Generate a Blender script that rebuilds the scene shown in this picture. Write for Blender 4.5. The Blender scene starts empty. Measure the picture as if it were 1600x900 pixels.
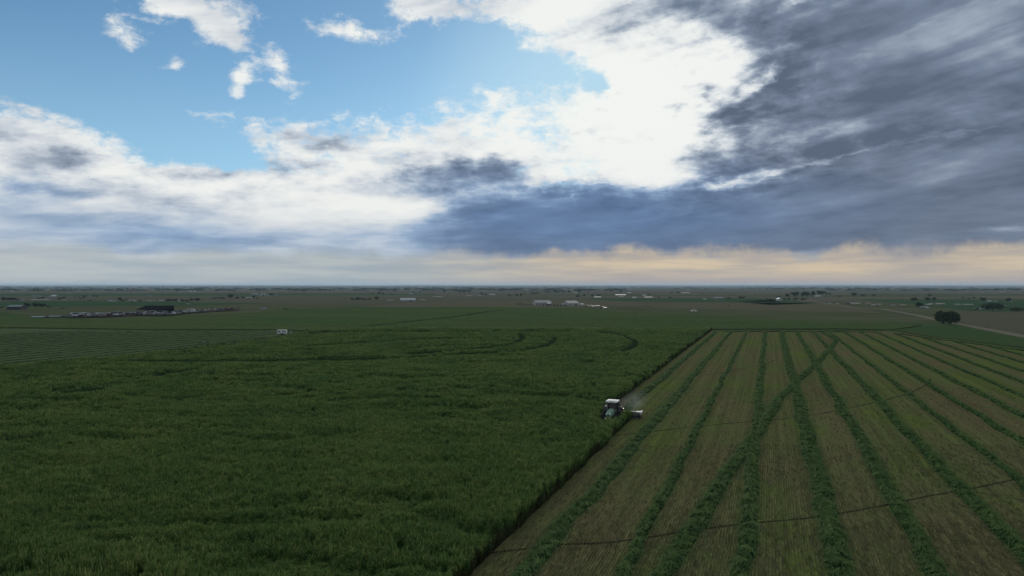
import bpy, bmesh, math, random
import numpy as np
from mathutils import Vector, Matrix

random.seed(7)
rng = np.random.default_rng(11)
scene = bpy.context.scene
COL = scene.collection

# ------------------------------------------------------------------ camera
H = 21.0            # drone height (m)
F = 1067.0          # focal length in photo pixels (24 mm on 36 mm, 1600 px wide)
HY = 446.5          # image row of the horizon
cam_data = bpy.data.cameras.new('camera')
cam = bpy.data.objects.new('camera', cam_data)
COL.objects.link(cam)
cam_data.lens = 24.0
cam_data.sensor_width = 36.0
cam_data.clip_start = 0.5
cam_data.clip_end = 120000.0
cam.location = (0, 0, H)
cam.rotation_euler = (math.radians(90.0) - math.atan((450 - HY) / F), 0, 0)
scene.camera = cam

scene.view_settings.view_transform = 'Standard'
scene.view_settings.look = 'None'
scene.view_settings.exposure = 0.0
scene.view_settings.gamma = 1.0
scene.view_settings.use_curve_mapping = False
scene.cycles.use_denoising = True
scene.cycles.max_bounces = 6
scene.cycles.volume_bounces = 0
scene.cycles.volume_max_steps = 64

SUN_EL, SUN_AZ = math.radians(15.5), math.radians(9.0)

# ------------------------------------------------------------------ node helpers
class G:
    """small expression helper over a shader node tree"""
    def __init__(self, tree): self.t = tree; self.n = tree.nodes; self.l = tree.links
    def node(self, kind, **kw):
        nd = self.n.new(kind)
        for k, v in kw.items(): setattr(nd, k, v)
        return nd
    def put(self, sock, v):
        if isinstance(v, bpy.types.NodeSocket): self.l.new(v, sock)
        elif v is not None: sock.default_value = v
    def m(self, op, a, b=None, c=None, clamp=False):
        nd = self.node('ShaderNodeMath', operation=op, use_clamp=clamp)
        self.put(nd.inputs[0], a)
        if b is not None: self.put(nd.inputs[1], b)
        if c is not None: self.put(nd.inputs[2], c)
        return nd.outputs[0]
    def add(self, a, b): return self.m('ADD', a, b)
    def sub(self, a, b): return self.m('SUBTRACT', a, b)
    def mul(self, a, b): return self.m('MULTIPLY', a, b)
    def mad(self, a, b, c): return self.m('MULTIPLY_ADD', a, b, c)
    def ss(self, x, lo, hi, a=0.0, b=1.0, kind='SMOOTHSTEP'):
        nd = self.node('ShaderNodeMapRange', interpolation_type=kind)
        self.put(nd.inputs['Value'], x)
        self.put(nd.inputs['From Min'], lo); self.put(nd.inputs['From Max'], hi)
        self.put(nd.inputs['To Min'], a); self.put(nd.inputs['To Max'], b)
        return nd.outputs['Result']
    def xyz(self, x, y, z=0.0):
        nd = self.node('ShaderNodeCombineXYZ')
        self.put(nd.inputs[0], x); self.put(nd.inputs[1], y); self.put(nd.inputs[2], z)
        return nd.outputs[0]
    def sep(self, v):
        nd = self.node('ShaderNodeSeparateXYZ'); self.put(nd.inputs[0], v); return nd.outputs
    def noise(self, vec, scale, detail=4.0, rough=0.55, dist=0.0, color=False, lac=2.0):
        nd = self.node('ShaderNodeTexNoise', noise_dimensions='3D')
        self.put(nd.inputs['Vector'], vec); self.put(nd.inputs['Scale'], scale)
        nd.inputs['Detail'].default_value = detail; nd.inputs['Roughness'].default_value = rough
        nd.inputs['Distortion'].default_value = dist; nd.inputs['Lacunarity'].default_value = lac
        return nd.outputs['Color'] if color else nd.outputs['Fac']
    def ramp(self, fac, stops, interp='LINEAR'):
        nd = self.node('ShaderNodeValToRGB'); cr = nd.color_ramp; cr.interpolation = interp
        while len(cr.elements) < len(stops): cr.elements.new(0.5)
        for e, (p, c) in zip(cr.elements, stops): e.position = p; e.color = (*c, 1)
        self.put(nd.inputs[0], fac); return nd.outputs[0]
    def mix(self, f, a, b, blend='MIX'):
        nd = self.node('ShaderNodeMix', data_type='RGBA', blend_type=blend)
        self.put(nd.inputs[0], f)
        for s, v in ((nd.inputs[6], a), (nd.inputs[7], b)):
            if isinstance(v, tuple) and len(v) == 3: v = (*v, 1)
            self.put(s, v)
        return nd.outputs[2]
    def vscale(self, v, s):
        nd = self.node('ShaderNodeVectorMath', operation='MULTIPLY')
        self.put(nd.inputs[0], v)
        self.put(nd.inputs[1], s if not isinstance(s, (int, float)) else (s, s, s)); return nd.outputs[0]
    def vadd(self, v, s):
        nd = self.node('ShaderNodeVectorMath', operation='ADD')
        self.put(nd.inputs[0], v); self.put(nd.inputs[1], s); return nd.outputs[0]

# ------------------------------------------------------------------ sky
def pix_ae(px, py):
    a = math.atan((px - 800) / F)
    return math.degrees(a), math.degrees(math.atan((HY - py) / F * math.cos(a)))

def build_world():
    w = bpy.data.worlds.new('World'); scene.world = w; w.use_nodes = True
    t = w.node_tree; t.nodes.clear(); g = G(t)
    out = g.node('ShaderNodeOutputWorld'); bg = g.node('ShaderNodeBackground')
    t.links.new(bg.outputs[0], out.inputs[0])
    bg.inputs['Strength'].default_value = 0.1
    co = g.node('ShaderNodeTexCoord').outputs['Generated']
    x, y, z = g.sep(co)
    zc = g.m('MAXIMUM', z, 0.0)
    az = g.mul(g.m('ARCTAN2', x, y), 57.2958)
    el = g.mul(g.m('ARCSINE', z), 57.2958)
    # cloud-deck projection for the noise: compresses towards the horizon
    inv = g.m('DIVIDE', 1.0, g.add(zc, 0.09))
    p = g.xyz(g.mul(x, inv), g.mul(y, inv), g.mul(z, 0.5))
    # gentler projection for puffs high in the view
    q = g.xyz(g.mul(az, 0.06), g.mul(el, 0.10), 0.3)
    elw = g.ss(el, 0.0, 14.0, 0.12, 1.0)
    w1 = g.sep(g.noise(p, 0.9, 5, 0.6, color=True)); w2 = g.sep(g.noise(q, 2.6, 7, 0.66, color=True))
    da = g.add(g.mul(g.sub(w1[0], 0.5), 9.0), g.mul(g.sub(w2[0], 0.5), 6.5))
    de = g.mul(g.add(g.mul(g.sub(w1[1], 0.5), 4.0), g.mul(g.sub(w2[1], 0.5), 4.5)), elw)
    A = g.add(az, da); E = g.add(el, de)
    ae = g.xyz(A, E, 0.0)
    # small features get a smaller warp
    ae2 = g.xyz(g.add(az, g.mul(da, 0.30)), g.add(el, g.mul(de, 0.42)), 0.0)

    def blobs(items, base, vec):
        acc = base
        for (cx, cy, rx, ry, rot, amp) in items:
            a0, e0 = pix_ae(cx, cy)
            ra = abs(pix_ae(cx + rx, cy)[0] - pix_ae(cx - rx, cy)[0]) / 2
            re = abs(pix_ae(cx, cy + ry)[1] - pix_ae(cx, cy - ry)[1]) / 2
            mp = g.node('ShaderNodeMapping', vector_type='TEXTURE')
            g.put(mp.inputs['Vector'], vec)
            mp.inputs['Location'].default_value = (a0, e0, 0)
            mp.inputs['Rotation'].default_value = (0, 0, math.radians(rot))
            mp.inputs['Scale'].default_value = (ra, re, 1)
            gr = g.node('ShaderNodeTexGradient', gradient_type='SPHERICAL')
            t.links.new(mp.outputs[0], gr.inputs[0])
            acc = g.mad(gr.outputs['Fac'], amp, acc)
        return acc

    # ---- how much cloud there is (bias, added to noise)
    far_side = g.ss(g.m('ABSOLUTE', az), 38.0, 60.0, 0.0, 0.75)
    high = g.ss(el, 24.0, 40.0, 0.0, 0.75)
    right = g.ss(az, 4.0, 14.0, 0.0, 2.7)
    low = g.add(g.ss(el, 10.5, 7.2, 0.0, 1.6), g.ss(el, 7.0, 5.0, 0.0, 1.5))
    base = g.add(g.add(g.add(far_side, high), g.add(right, low)), -0.62)
    cov_items = [
        (-60, 290, 330, 150, 0, 1.7), (110, 260, 260, 90, -14, 1.3), (40, 205, 230, 50, -8, 0.8), (250, 290, 160, 40, -6, 0.8),
        (620, 270, 350, 120, 4, 1.5), (470, 215, 230, 52, 0, 1.0), (700, 215, 180, 60, 0, .9), (800, 250, 180, 90, 0, 0.9),
        (960, 120, 230, 190, 0, 1.3), (860, 30, 170, 80, -10, 1.3), (1010, 210, 230, 120, 0, 1.2), (1100, 60, 220, 200, 0, 1.0),
        (340, 232, 85, 38, -22, -1.9), (270, 150, 230, 60, 0, -0.7), (820, 105, 65, 32, -15, -2.0), (700, 90, 170, 75, 0, -1.4),
        (930, 130, 52, 30, -35, -1.3), (880, 215, 60, 35, 0, -0.9), (500, 120, 260, 70, 0, -0.5), (120, 110, 260, 90, 0, -0.8),
        (560, 232, 90, 12, 4, -0.35), (250, 345, 200, 10, 0, -0.2),
    ]
    small_items = [
        (312, 15, 130, 58, -12, 1.75), (262, 2, 60, 34, 0, 1.2), (360, 66, 70, 40, -28, 1.35), (200, 64, 68, 32, -22, 1.6), (280, 98, 34, 22, 0, 1.6),
        (381, 116, 38, 32, 20, 1.9), (375, 147, 30, 17, 0, 1.75), (440, 101, 54, 36, -35, 1.9), (457, 152, 46, 28, 40, 1.75), (430, 128, 34, 22, 0, 1.5),
        (555, 52, 105, 34, -8, 1.75), (655, 18, 76, 56, 0, 2.0), (770, 8, 170, 40, -6, 1.6), (850, 12, 60, 40, 0, 0.8), (760, 150, 90, 26, 0, 1.0), (350, 178, 70, 20, 0, 1.4),
        (925, 122, 80, 34, -25, -0.7), (725, 106, 36, 12, 0, 1.2),
    ]
    cb = blobs(small_items, blobs(cov_items, base, ae), ae2)
    n1 = g.noise(p, 1.7, 9, 0.60); n2 = g.noise(g.vadd(q, g.vscale(g.noise(q, 9.0, 4, 0.6, color=True), 0.10)), 7.0, 8, 0.66)
    cov = g.add(cb, g.add(g.mul(g.sub(n1, 0.5), 1.5), g.mul(g.sub(n2, 0.5), 3.9)))
    cover = g.ss(cov, -0.22, 1.05)

    # ---- thickness: 0 bright thin cloud, 1 heavy dark cloud
    thick_items = [
        (100, 330, 420, 34, 0, .22), (430, 255, 240, 24, 6, .30), (560, 300, 170, 16, 0, .25), (120, 235, 200, 22, -8, .22),
        (1010, 95, 60, 26, 0, .5), (1090, 215, 90, 34, 10, .5), (760, 265, 110, 34, 0, .4), (200, 360, 700, 40, 0, .10), (60, 245, 120, 30, 0, .3),
        (1430, 40, 440, 190, 0, .95), (1560, 220, 430, 200, 0, .80), (1330, 235, 360, 100, 10, .75), (1290, 120, 190, 130, -30, .35),
        (1080, 335, 520, 78, 3, 1.45), (1380, 345, 420, 80, 0, .75), (930, 350, 330, 60, 2, .55), (700, 268, 190, 52, 6, .72), (780, 318, 190, 42, 0, .5),
        (955, 40, 75, 40, 0, .62), (1085, 20, 150, 62, -8, .75), (1040, 75, 60, 26, 0, .30), (1150, 230, 120, 40, 10, .45),
        (1110, 380, 160, 30, 0, .35), (1200, 185, 110, 60, 0, .35),
        (20, 290, 190, 34, 0, .62), (160, 292, 180, 26, 0, .30), (80, 225, 300, 70, -6, .22), (520, 212, 90, 18, 0, .28), (330, 374, 620, 50, 0, .46), (200, 395, 700, 34, 0, .22),
        (300, 318, 260, 18, 0, .24), (900, 395, 300, 22, 0, .2),
        (945, 170, 215, 160, 0, -.80), (880, 70, 60, 20, -10, .45), (1010, 200, 60, 16, 10, .35), (900, 250, 120, 16, 4, .40), (840, 190, 60, 14, 0, .3), (840, 215, 150, 70, 0, -.5), (1130, 95, 70, 30, -20, -.45), (1075, 150, 90, 50, -30, .38), (1130, 180, 90, 40, 0, .45), (1060, 250, 120, 30, 5, .35), (870, 45, 50, 22, 0, .35), (1110, 290, 70, 13, 5, -.75), (1235, 262, 180, 16, 14, -.95), (1330, 245, 60, 12, 10, -.6), (1360, 240, 200, 12, 10, -.5),
        (1240, 60, 40, 14, -40, -.30), (1340, 328, 200, 10, 2, -.95), (1590, 352, 110, 9, 2, -.6), (1190, 125, 60, 24, 40, -1.0), (1280, 95, 60, 18, 30, -.6), (1240, 5, 40, 12, 20, -.4), (1480, 180, 560, 320, 0, .50), (1240, 130, 130, 200, 0, .25), (1510, 205, 220, 16, 11, -.75), (1480, 60, 260, 150, 10, .28),
        (1100, 110, 100, 90, 0, -.4), (620, 330, 130, 24, 0, -.3), (560, 300, 190, 30, 0, -.3),
    ]
    tb0 = g.add(g.add(g.mul(g.ss(az, 38.0, 60.0, 0.0, 0.75), g.ss(az, 160.0, 110.0, 0.18, 0.60)), g.mul(high, g.ss(az, -20.0, 30.0, 0.12, 0.34))), 0.10)
    tb = blobs(thick_items, tb0, ae)
    n3 = g.noise(p, 1.9, 7, 0.52, 0.35); n4 = g.noise(g.vadd(p, (3.1, 7.7, 1.0)), 6.5, 6, 0.6)
    n5 = g.noise(g.vadd(q, (5.0, 1.0, 2.0)), 2.6, 6, 0.54)
    sw = g.xyz(g.add(g.mul(az, 0.026), g.mul(el, 0.02)), g.add(g.mul(el, 0.20), g.mul(az, -0.045)), 9.0)
    n6 = g.noise(sw, 2.6, 6, 0.52, 0.3)
    tb = g.add(tb, g.ss(el, 8.0, 4.0, 0.0, g.ss(az, -20.0, 0.0, 0.0, 0.34)))
    tbs = g.ss(tb, -0.45, 1.25, -0.12, 0.84)
    T = g.mad(g.ss(el, 2.5, 12.0, 0.34, 1.0), g.add(g.mul(g.sub(n3, 0.5), 0.80), g.add(g.mul(g.sub(n4, 0.5), 0.24), g.add(g.mul(g.sub(n5, 0.5), 0.70), g.mul(g.sub(n6, 0.5), 1.02)))), tbs)
    puffs = g.noise(g.vadd(g.vscale(q, (1.0, 1.25, 1.0)), (2.0, 9.0, 5.0)), 6.5, 6, 0.6)
    pz = blobs([(1080, 150, 310, 210, 0, 1.6), (880, 200, 200, 120, 0, .6), (760, 270, 200, 70, 0, .6), (180, 250, 420, 100, -6, .9), (520, 250, 330, 100, 0, .9), (1300, 240, 420, 60, 12, 0.7)], 0.0, ae2)
    T = g.mad(g.sub(puffs, 0.5), g.m('MULTIPLY', pz, 1.5, clamp=False), T)
    K = 10.0
    def k(c): return tuple(v for v in c)
    # colours here are what the camera should see (linear); divided by the strength below
    cl = g.ramp(g.m('MULTIPLY', T, 1.0, clamp=True), [
        (0.00, (.87, .885, .86)), (0.18, (.76, .79, .80)), (0.36, (.57, .62, .68)), (0.54, (.33, .39, .475)),
        (0.74, (.178, .225, .312)), (1.0, (.104, .136, .196))])
    # sun-side glow bleeding through the thin parts
    glow = blobs([(950, 165, 330, 240, 0, 1.0)], 0.0, ae2)
    glowT = g.m('MULTIPLY', g.mul(glow, g.ss(T, 0.60, -0.10)), 1.05, clamp=True)
    cl = g.mix(glowT, cl, (.895, .92, .89), 'MIX')
    # lower centre of the bank is bluer
    blue = blobs([(900, 340, 520, 110, 0, 1.7), (20, 290, 200, 50, 0, 1.0), (250, 365, 600, 60, 0, 1.2)], 0.0, ae)
    cl = g.mix(g.mul(g.m('MULTIPLY', blue, 0.75, clamp=True), g.ss(T, 0.25, 0.6)), cl, (.78, 1.0, 1.24), 'MULTIPLY')
    # clear sky
    sky = g.node('ShaderNodeTexSky', sky_type='NISHITA')
    sky.sun_disc = False; sky.sun_elevation = SUN_EL; sky.sun_rotation = SUN_AZ
    sky.altitude = 1500; sky.air_density = 1.0; sky.dust_density = 0.6; sky.ozone_density = 1.4
    # thin veil in front of the clear air, stronger towards the sun
    veil = g.m('ADD', g.mul(glow, 0.9), g.ss(el, 20.0, 8.0, 0.05, 0.30), clamp=True)
    clear = g.mix(veil, g.vscale(sky.outputs[0], (0.066, 0.095, 0.106)), (.46, .68, .82))
    col = g.mix(cover, clear, cl)
    # ---- bright band of far cloud below the bank
    nb = g.noise(g.xyz(g.mul(az, 0.07), g.mul(el, 0.75), 1.7), 2.0, 7, 0.55)
    fr = g.noise(g.xyz(g.mul(az, 0.12), g.mul(el, 0.12), 4.0), 1.5, 6, 0.62)
    edge = g.add(el, g.mul(g.sub(fr, 0.5), 3.6))
    band = g.ss(edge, 3.2, 2.0)
    warm = g.ss(az, -15.0, 9.0)
    right2 = g.ss(nb, 0.28, 0.74)
    wc = g.mix(right2, (.42, .375, .345), (.68, .55, .37))
    wc = g.mix(g.ss(el, 1.3, 0.0), wc, (.40, .345, .33))
    lc = g.mix(g.ss(nb, .3, .7), (.335, .40, .45), (.46, .50, .50))
    bc = g.mix(warm, lc, wc)
    band = g.mul(band, g.ss(az, -40, -8, 0.80, 0.95))
    bandside = g.ss(g.m('ABSOLUTE', az), 120.0, 60.0, .35, 1.0)
    col = g.mix(g.mul(band, bandside), col, bc)
    col = g.mix(g.ss(z, 0.0, -0.02), col, (.12, .13, .12))
    col = g.vscale(col, K)
    t.links.new(col, bg.inputs['Color'])
    w.cycles.sampling_method = 'MANUAL'; w.cycles.sample_map_resolution = 512

build_world()

sd = bpy.data.lights.new('sun', 'SUN'); sun = bpy.data.objects.new('sun', sd); COL.objects.link(sun)
sd.energy = 1.5; sd.angle = math.radians(10); sd.color = (1.0, 0.93, 0.82)
dirv = Vector((math.sin(SUN_AZ) * math.cos(SUN_EL), math.cos(SUN_AZ) * math.cos(SUN_EL), math.sin(SUN_EL)))
sun.rotation_euler = dirv.to_track_quat('Z', 'Y').to_euler()
sun.location = (0, 0, 50)

# ------------------------------------------------------------------ object helpers
def W(px, py, h=0.0):
    """photo pixel of a point at height h above the ground -> world x, y"""
    Y = (H - h) * F / (py - HY)
    return (px - 800) * Y / F, Y

# row direction of the mown field
VA = math.radians(20.7)
RX, RY = math.sin(VA), math.cos(VA)       # along the rows
NX, NY = math.cos(VA), -math.sin(VA)      # across the rows, to the right
def ST(s, t): return s * NX + t * RX, s * NY + t * RY
def to_st(x, y): return x * NX + y * NY, x * RX + y * RY

def tag(o, label=None, cat=None, group=None, kind=None):
    if label: o['label'] = label
    if cat: o['category'] = cat
    if group: o['group'] = group
    if kind: o['kind'] = kind
    return o

def link(name, me, mat=None, parent=None):
    o = bpy.data.objects.new(name, me); COL.objects.link(o)
    if mat is not None and me is not None and len(me.materials) == 0: me.materials.append(mat)
    if parent is not None: o.parent = parent
    return o

def empty(name, loc, rz=0.0, scale=1.0):
    o = bpy.data.objects.new(name, None); COL.objects.link(o)
    o.location = loc; o.rotation_euler = (0, 0, rz); o.scale = (scale,) * 3
    o.empty_display_size = 0.5
    return o

def mesh_np(name, verts, quads=None, tris=None, smooth=False):
    me = bpy.data.meshes.new(name)
    verts = np.asarray(verts, dtype=np.float32)
    nq = 0 if quads is None else len(quads); nt = 0 if tris is None else len(tris)
    idx = []
    if nq: idx.append(np.asarray(quads, dtype=np.int32).ravel())
    if nt: idx.append(np.asarray(tris, dtype=np.int32).ravel())
    idx = np.concatenate(idx)
    me.vertices.add(len(verts)); me.vertices.foreach_set('co', verts.ravel())
    me.loops.add(len(idx)); me.loops.foreach_set('vertex_index', idx)
    me.polygons.add(nq + nt)
    starts = np.concatenate([np.arange(nq) * 4, nq * 4 + np.arange(nt) * 3]).astype(np.int32)
    me.polygons.foreach_set('loop_start', starts)
    if smooth: me.polygons.foreach_set('use_smooth', np.ones(nq + nt, dtype=bool))
    me.update(calc_edges=True)
    return me

def box_bm(bm, x0, x1, y0, y1, z0, z1, M=None, bevel=0.0):
    r = bmesh.ops.create_cube(bm, size=1.0)
    vs = r['verts']
    for v in vs:
        v.co = Vector(((x0 + x1) / 2 + v.co.x * (x1 - x0), (y0 + y1) / 2 + v.co.y * (y1 - y0), (z0 + z1) / 2 + v.co.z * (z1 - z0)))
    if bevel > 0:
        es = {e for v in vs for e in v.link_edges}
        rr = bmesh.ops.bevel(bm, geom=list(es), offset=bevel, segments=2, affect='EDGES', profile=0.6)
        vs = rr['verts']
    if M is not None:
        for v in set(vs): v.co = M @ v.co
    return vs

def prism_bm(bm, prof, x0, x1):
    """profile [(y,z)...] counter-clockwise, extruded along x"""
    a = [bm.verts.new((x0, y, z)) for y, z in prof]; b = [bm.verts.new((x1, y, z)) for y, z in prof]
    n = len(prof)
    bm.faces.new(a); bm.faces.new(b[::-1])
    for i in range(n): bm.faces.new((a[i], b[i], b[(i + 1) % n], a[(i + 1) % n]))

def tube_bm(bm, p0, p1, r0, r1=None, n=6, cap=True):
    r1 = r0 if r1 is None else r1
    p0, p1 = Vector(p0), Vector(p1); d = (p1 - p0).normalized()
    u = d.orthogonal().normalized(); v = d.cross(u)
    A = []; B = []
    for i in range(n):
        c, s = math.cos(2 * math.pi * i / n), math.sin(2 * math.pi * i / n)
        A.append(bm.verts.new(p0 + (u * c + v * s) * r0)); B.append(bm.verts.new(p1 + (u * c + v * s) * r1))
    for i in range(n): bm.faces.new((A[i], A[(i + 1) % n], B[(i + 1) % n], B[i]))
    if cap: bm.faces.new(A[::-1]); bm.faces.new(B)

def wheel_bm(bm, c, r, w, axis='X', n=20, lugs=0, inner=0.55):
    """tyre as a lathe ring about an axis through c"""
    prof = [(inner * r, -w * .42), (r * .86, -w * .5), (r * .97, -w * .42), (r, -w * .2), (r, w * .2), (r * .97, w * .42), (r * .86, w * .5), (inner * r, w * .42)]
    rings = []
    for i in range(n):
        a = 2 * math.pi * i / n; ring = []
        for (rr, ww) in prof:
            ring.append(bm.verts.new(Vector(c) + Vector((ww, rr * math.cos(a), rr * math.sin(a)))))
        rings.append(ring)
    m = len(prof)
    for i in range(n):
        A = rings[i]; B = rings[(i + 1) % n]
        for j in range(m): bm.faces.new((A[j], A[(j + 1) % m], B[(j + 1) % m], B[j]))
    for i in range(lugs):
        a = 2 * math.pi * (i + .5) / lugs
        for sgn in (-1, 1):
            M = Matrix.Translation(Vector(c)) @ Matrix.Rotation(a + sgn * .06, 4, 'X') @ Matrix.Translation((sgn * w * .24, 0, r + .01)) @ Matrix.Rotation(sgn * .6, 4, 'Z')
            box_bm(bm, -w * .26, w * .26, -.035, .035, -.03, .035, M)

def bm_mesh(name, bm, smooth=False):
    bmesh.ops.recalc_face_normals(bm, faces=bm.faces[:])
    me = bpy.data.meshes.new(name); bm.to_mesh(me); bm.free()
    if smooth: me.polygons.foreach_set('use_smooth', np.ones(len(me.polygons), dtype=bool))
    return me

# ------------------------------------------------------------------ materials
MATS = {}
def mat_simple(name, col, rough=0.8, metal=0.0, var=0.25, scale=3.0, spec=0.3, bump=0.0, translucent=0.0):
    if name in MATS: return MATS[name]
    m = bpy.data.materials.new(name); m.use_nodes = True; t = m.node_tree; g = G(t)
    spec *= .4
    b = t.nodes['Principled BSDF']; b.inputs['Roughness'].default_value = rough
    b.inputs['Metallic'].default_value = metal; b.inputs['Specular IOR Level'].default_value = spec
    co = g.node('ShaderNodeTexCoord').outputs['Object']
    n = g.noise(co, scale, 5, 0.6)
    c2 = g.ramp(n, [(0.3, tuple(c * (1 - var) for c in col)), (0.7, tuple(min(1, c * (1 + var)) for c in col))])
    t.links.new(c2, b.inputs['Base Color'])
    if bump:
        bp = g.node('ShaderNodeBump'); bp.inputs['Strength'].default_value = bump
        t.links.new(n, bp.inputs['Height']); t.links.new(bp.outputs[0], b.inputs['Normal'])
    MATS[name] = m; return m

def mat_leaf(name, cols, scale_w=0.05, trans=0.25, per_instance=0.5):
    """foliage: colour varies by place and by instance"""
    if name in MATS: return MATS[name]
    m = bpy.data.materials.new(name); m.use_nodes = True; t = m.node_tree; g = G(t)
    t.nodes.clear(); out = g.node('ShaderNodeOutputMaterial')
    pos = g.node('ShaderNodeNewGeometry').outputs['Position']
    n = g.noise(g.vscale(pos, (1.0, 0.45, 0.3)), scale_w, 5, 0.65)
    n2 = g.noise(pos, 2.2, 3, 0.6)
    rnd = g.node('ShaderNodeObjectInfo').outputs['Random']
    f = g.add(g.add(g.mul(n, 1.5), g.mul(g.sub(rnd, 0.5), per_instance)), g.mul(g.sub(n2, 0.5), 1.1))
    f = g.sub(f, 0.25)
    c = g.ramp(f, [(0.10, cols[0]), (0.5, cols[1]), (0.9, cols[2])])
    d = g.node('ShaderNodeBsdfDiffuse'); tr = g.node('ShaderNodeBsdfTranslucent'); gl = g.node('ShaderNodeBsdfGlossy')
    gl.inputs['Roughness'].default_value = 0.55
    for s in (d, tr): t.links.new(c, s.inputs['Color'])
    mx = g.node('ShaderNodeMixShader'); mx.inputs[0].default_value = trans
    t.links.new(d.outputs[0], mx.inputs[1]); t.links.new(tr.outputs[0], mx.inputs[2])
    m2 = g.node('ShaderNodeMixShader'); m2.inputs[0].default_value = 0.015
    t.links.new(mx.outputs[0], m2.inputs[1]); t.links.new(gl.outputs[0], m2.inputs[2])
    t.links.new(m2.outputs[0], out.inputs[0]); MATS[name] = m; return m

def ground_mat(name, builder, rough=0.95):
    m = bpy.data.materials.new(name); m.use_nodes = True; t = m.node_tree; g = G(t)
    b = t.nodes['Principled BSDF']; b.inputs['Roughness'].default_value = rough
    b.inputs['Specular IOR Level'].default_value = 0.0
    pos = g.node('ShaderNodeNewGeometry').outputs['Position']
    col, height, dist = builder(g, pos)
    t.links.new(col, b.inputs['Base Color'])
    if height is not None:
        bp = g.node('ShaderNodeBump'); bp.inputs['Strength'].default_value = 1.0; bp.inputs['Distance'].default_value = dist
        t.links.new(height, bp.inputs['Height']); t.links.new(bp.outputs[0], b.inputs['Normal'])
    MATS[name] = m; return m

def far_land(g, pos):
    """quilt of far fields: cells of a stretched grid, each with its own crop colour"""
    warp = g.vadd(pos, g.vscale(g.noise(pos, 0.0006, 3, 0.5, color=True), (260, 260, 0)))
    rot = g.node('ShaderNodeVectorRotate', rotation_type='Z_AXIS'); g.put(rot.inputs['Vector'], warp)
    rot.inputs['Angle'].default_value = math.radians(-12)
    vo = g.node('ShaderNodeTexVoronoi', voronoi_dimensions='2D', feature='F1', distance='CHEBYCHEV')
    g.put(vo.inputs['Vector'], g.vscale(rot.outputs[0], (1 / 620.0, 1 / 330.0, 1))); vo.inputs['Scale'].default_value = 1.0
    vo.inputs['Randomness'].default_value = 0.85
    cell = g.sep(vo.outputs['Color'])[0]
    c = g.ramp(cell, [(0.0, (.095, .092, .064)), (.22, (.050, .072, .032)), (.36, (.098, .092, .062)), (.50, (.078, .078, .056)),
                      (.64, (.040, .075, .034)), (.78, (.120, .112, .072)), (.90, (.100, .097, .070))], 'CONSTANT')
    n = g.noise(g.vscale(pos, (0.30, 1.0, 1.0)), 0.012, 6, 0.65)
    n2 = g.noise(g.vscale(pos, (0.6, 1.0, 1.0)), 0.11, 5, 0.65)
    c = g.mix(g.ss(n, 0.35, 0.7, 0.0, 0.55), c, (.085, .080, .052))
    sh = g.mul(g.ss(n2, 0.2, 0.8, 0.70, 1.25), g.ss(n, 0.25, 0.75, 0.85, 1.15))
    c = g.mix(1.0, c, g.xyz(sh, sh, sh), 'MULTIPLY')
    return c, n2, 0.6
M_land = ground_mat('far_land', far_land)

def pasture(g, pos):
    n = g.noise(g.vscale(pos, (0.22, 1.0, 1.0)), 0.045, 6, 0.62)
    n2 = g.noise(g.vscale(pos, (0.5, 1.0, 1.0)), 0.5, 5, 0.65)
    c = g.ramp(n, [(.28, (.050, .066, .030)), (.42, (.080, .084, .045)), (.52, (.056, .070, .034)), (.62, (.105, .102, .060)), (.75, (.055, .078, .032))])
    sh = g.ss(n2, .2, .8, .75, 1.2)
    return g.mix(1.0, c, g.xyz(sh, sh, sh), 'MULTIPLY'), n2, 0.3
M_pasture = ground_mat('dry_pasture', pasture)

def plain(c0, c1, sc=0.05, str_=(0.25, 1, 1)):
    def f(g, pos):
        n = g.noise(g.vscale(pos, str_), sc, 6, 0.62); n2 = g.noise(pos, sc * 9, 5, 0.65)
        c = g.ramp(n, [(.3, c0), (.7, c1)]); sh = g.ss(n2, .2, .8, .72, 1.25)
        return g.mix(1.0, c, g.xyz(sh, sh, sh), 'MULTIPLY'), n2, 0.2
    return f
M_brown = ground_mat('brown_field', plain((.072, .074, .048), (.092, .090, .058)))
M_tan = ground_mat('tan_field', plain((.105, .098, .062), (.082, .078, .046)))
M_greenf = ground_mat('green_field', plain((.030, .062, .030), (.045, .078, .036)))
M_grass = ground_mat('grass_verge', plain((.032, .070, .024), (.055, .078, .032), .12, (.6, 1, 1)))
M_dirt = ground_mat('dirt_road', plain((.13, .118, .09), (.17, .155, .12), .4, (1, 1, 1)))
M_pale = ground_mat('pale_track', plain((.16, .16, .12), (.12, .13, .09), .4, (1, 1, 1)))
M_mud = ground_mat('wheel_rut', plain((.018, .017, .012), (.030, .028, .018), .6, (1, 1, 1)))
M_yard = ground_mat('yard_dirt', plain((.075, .066, .05), (.05, .05, .038), .2, (1, 1, 1)))

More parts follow.
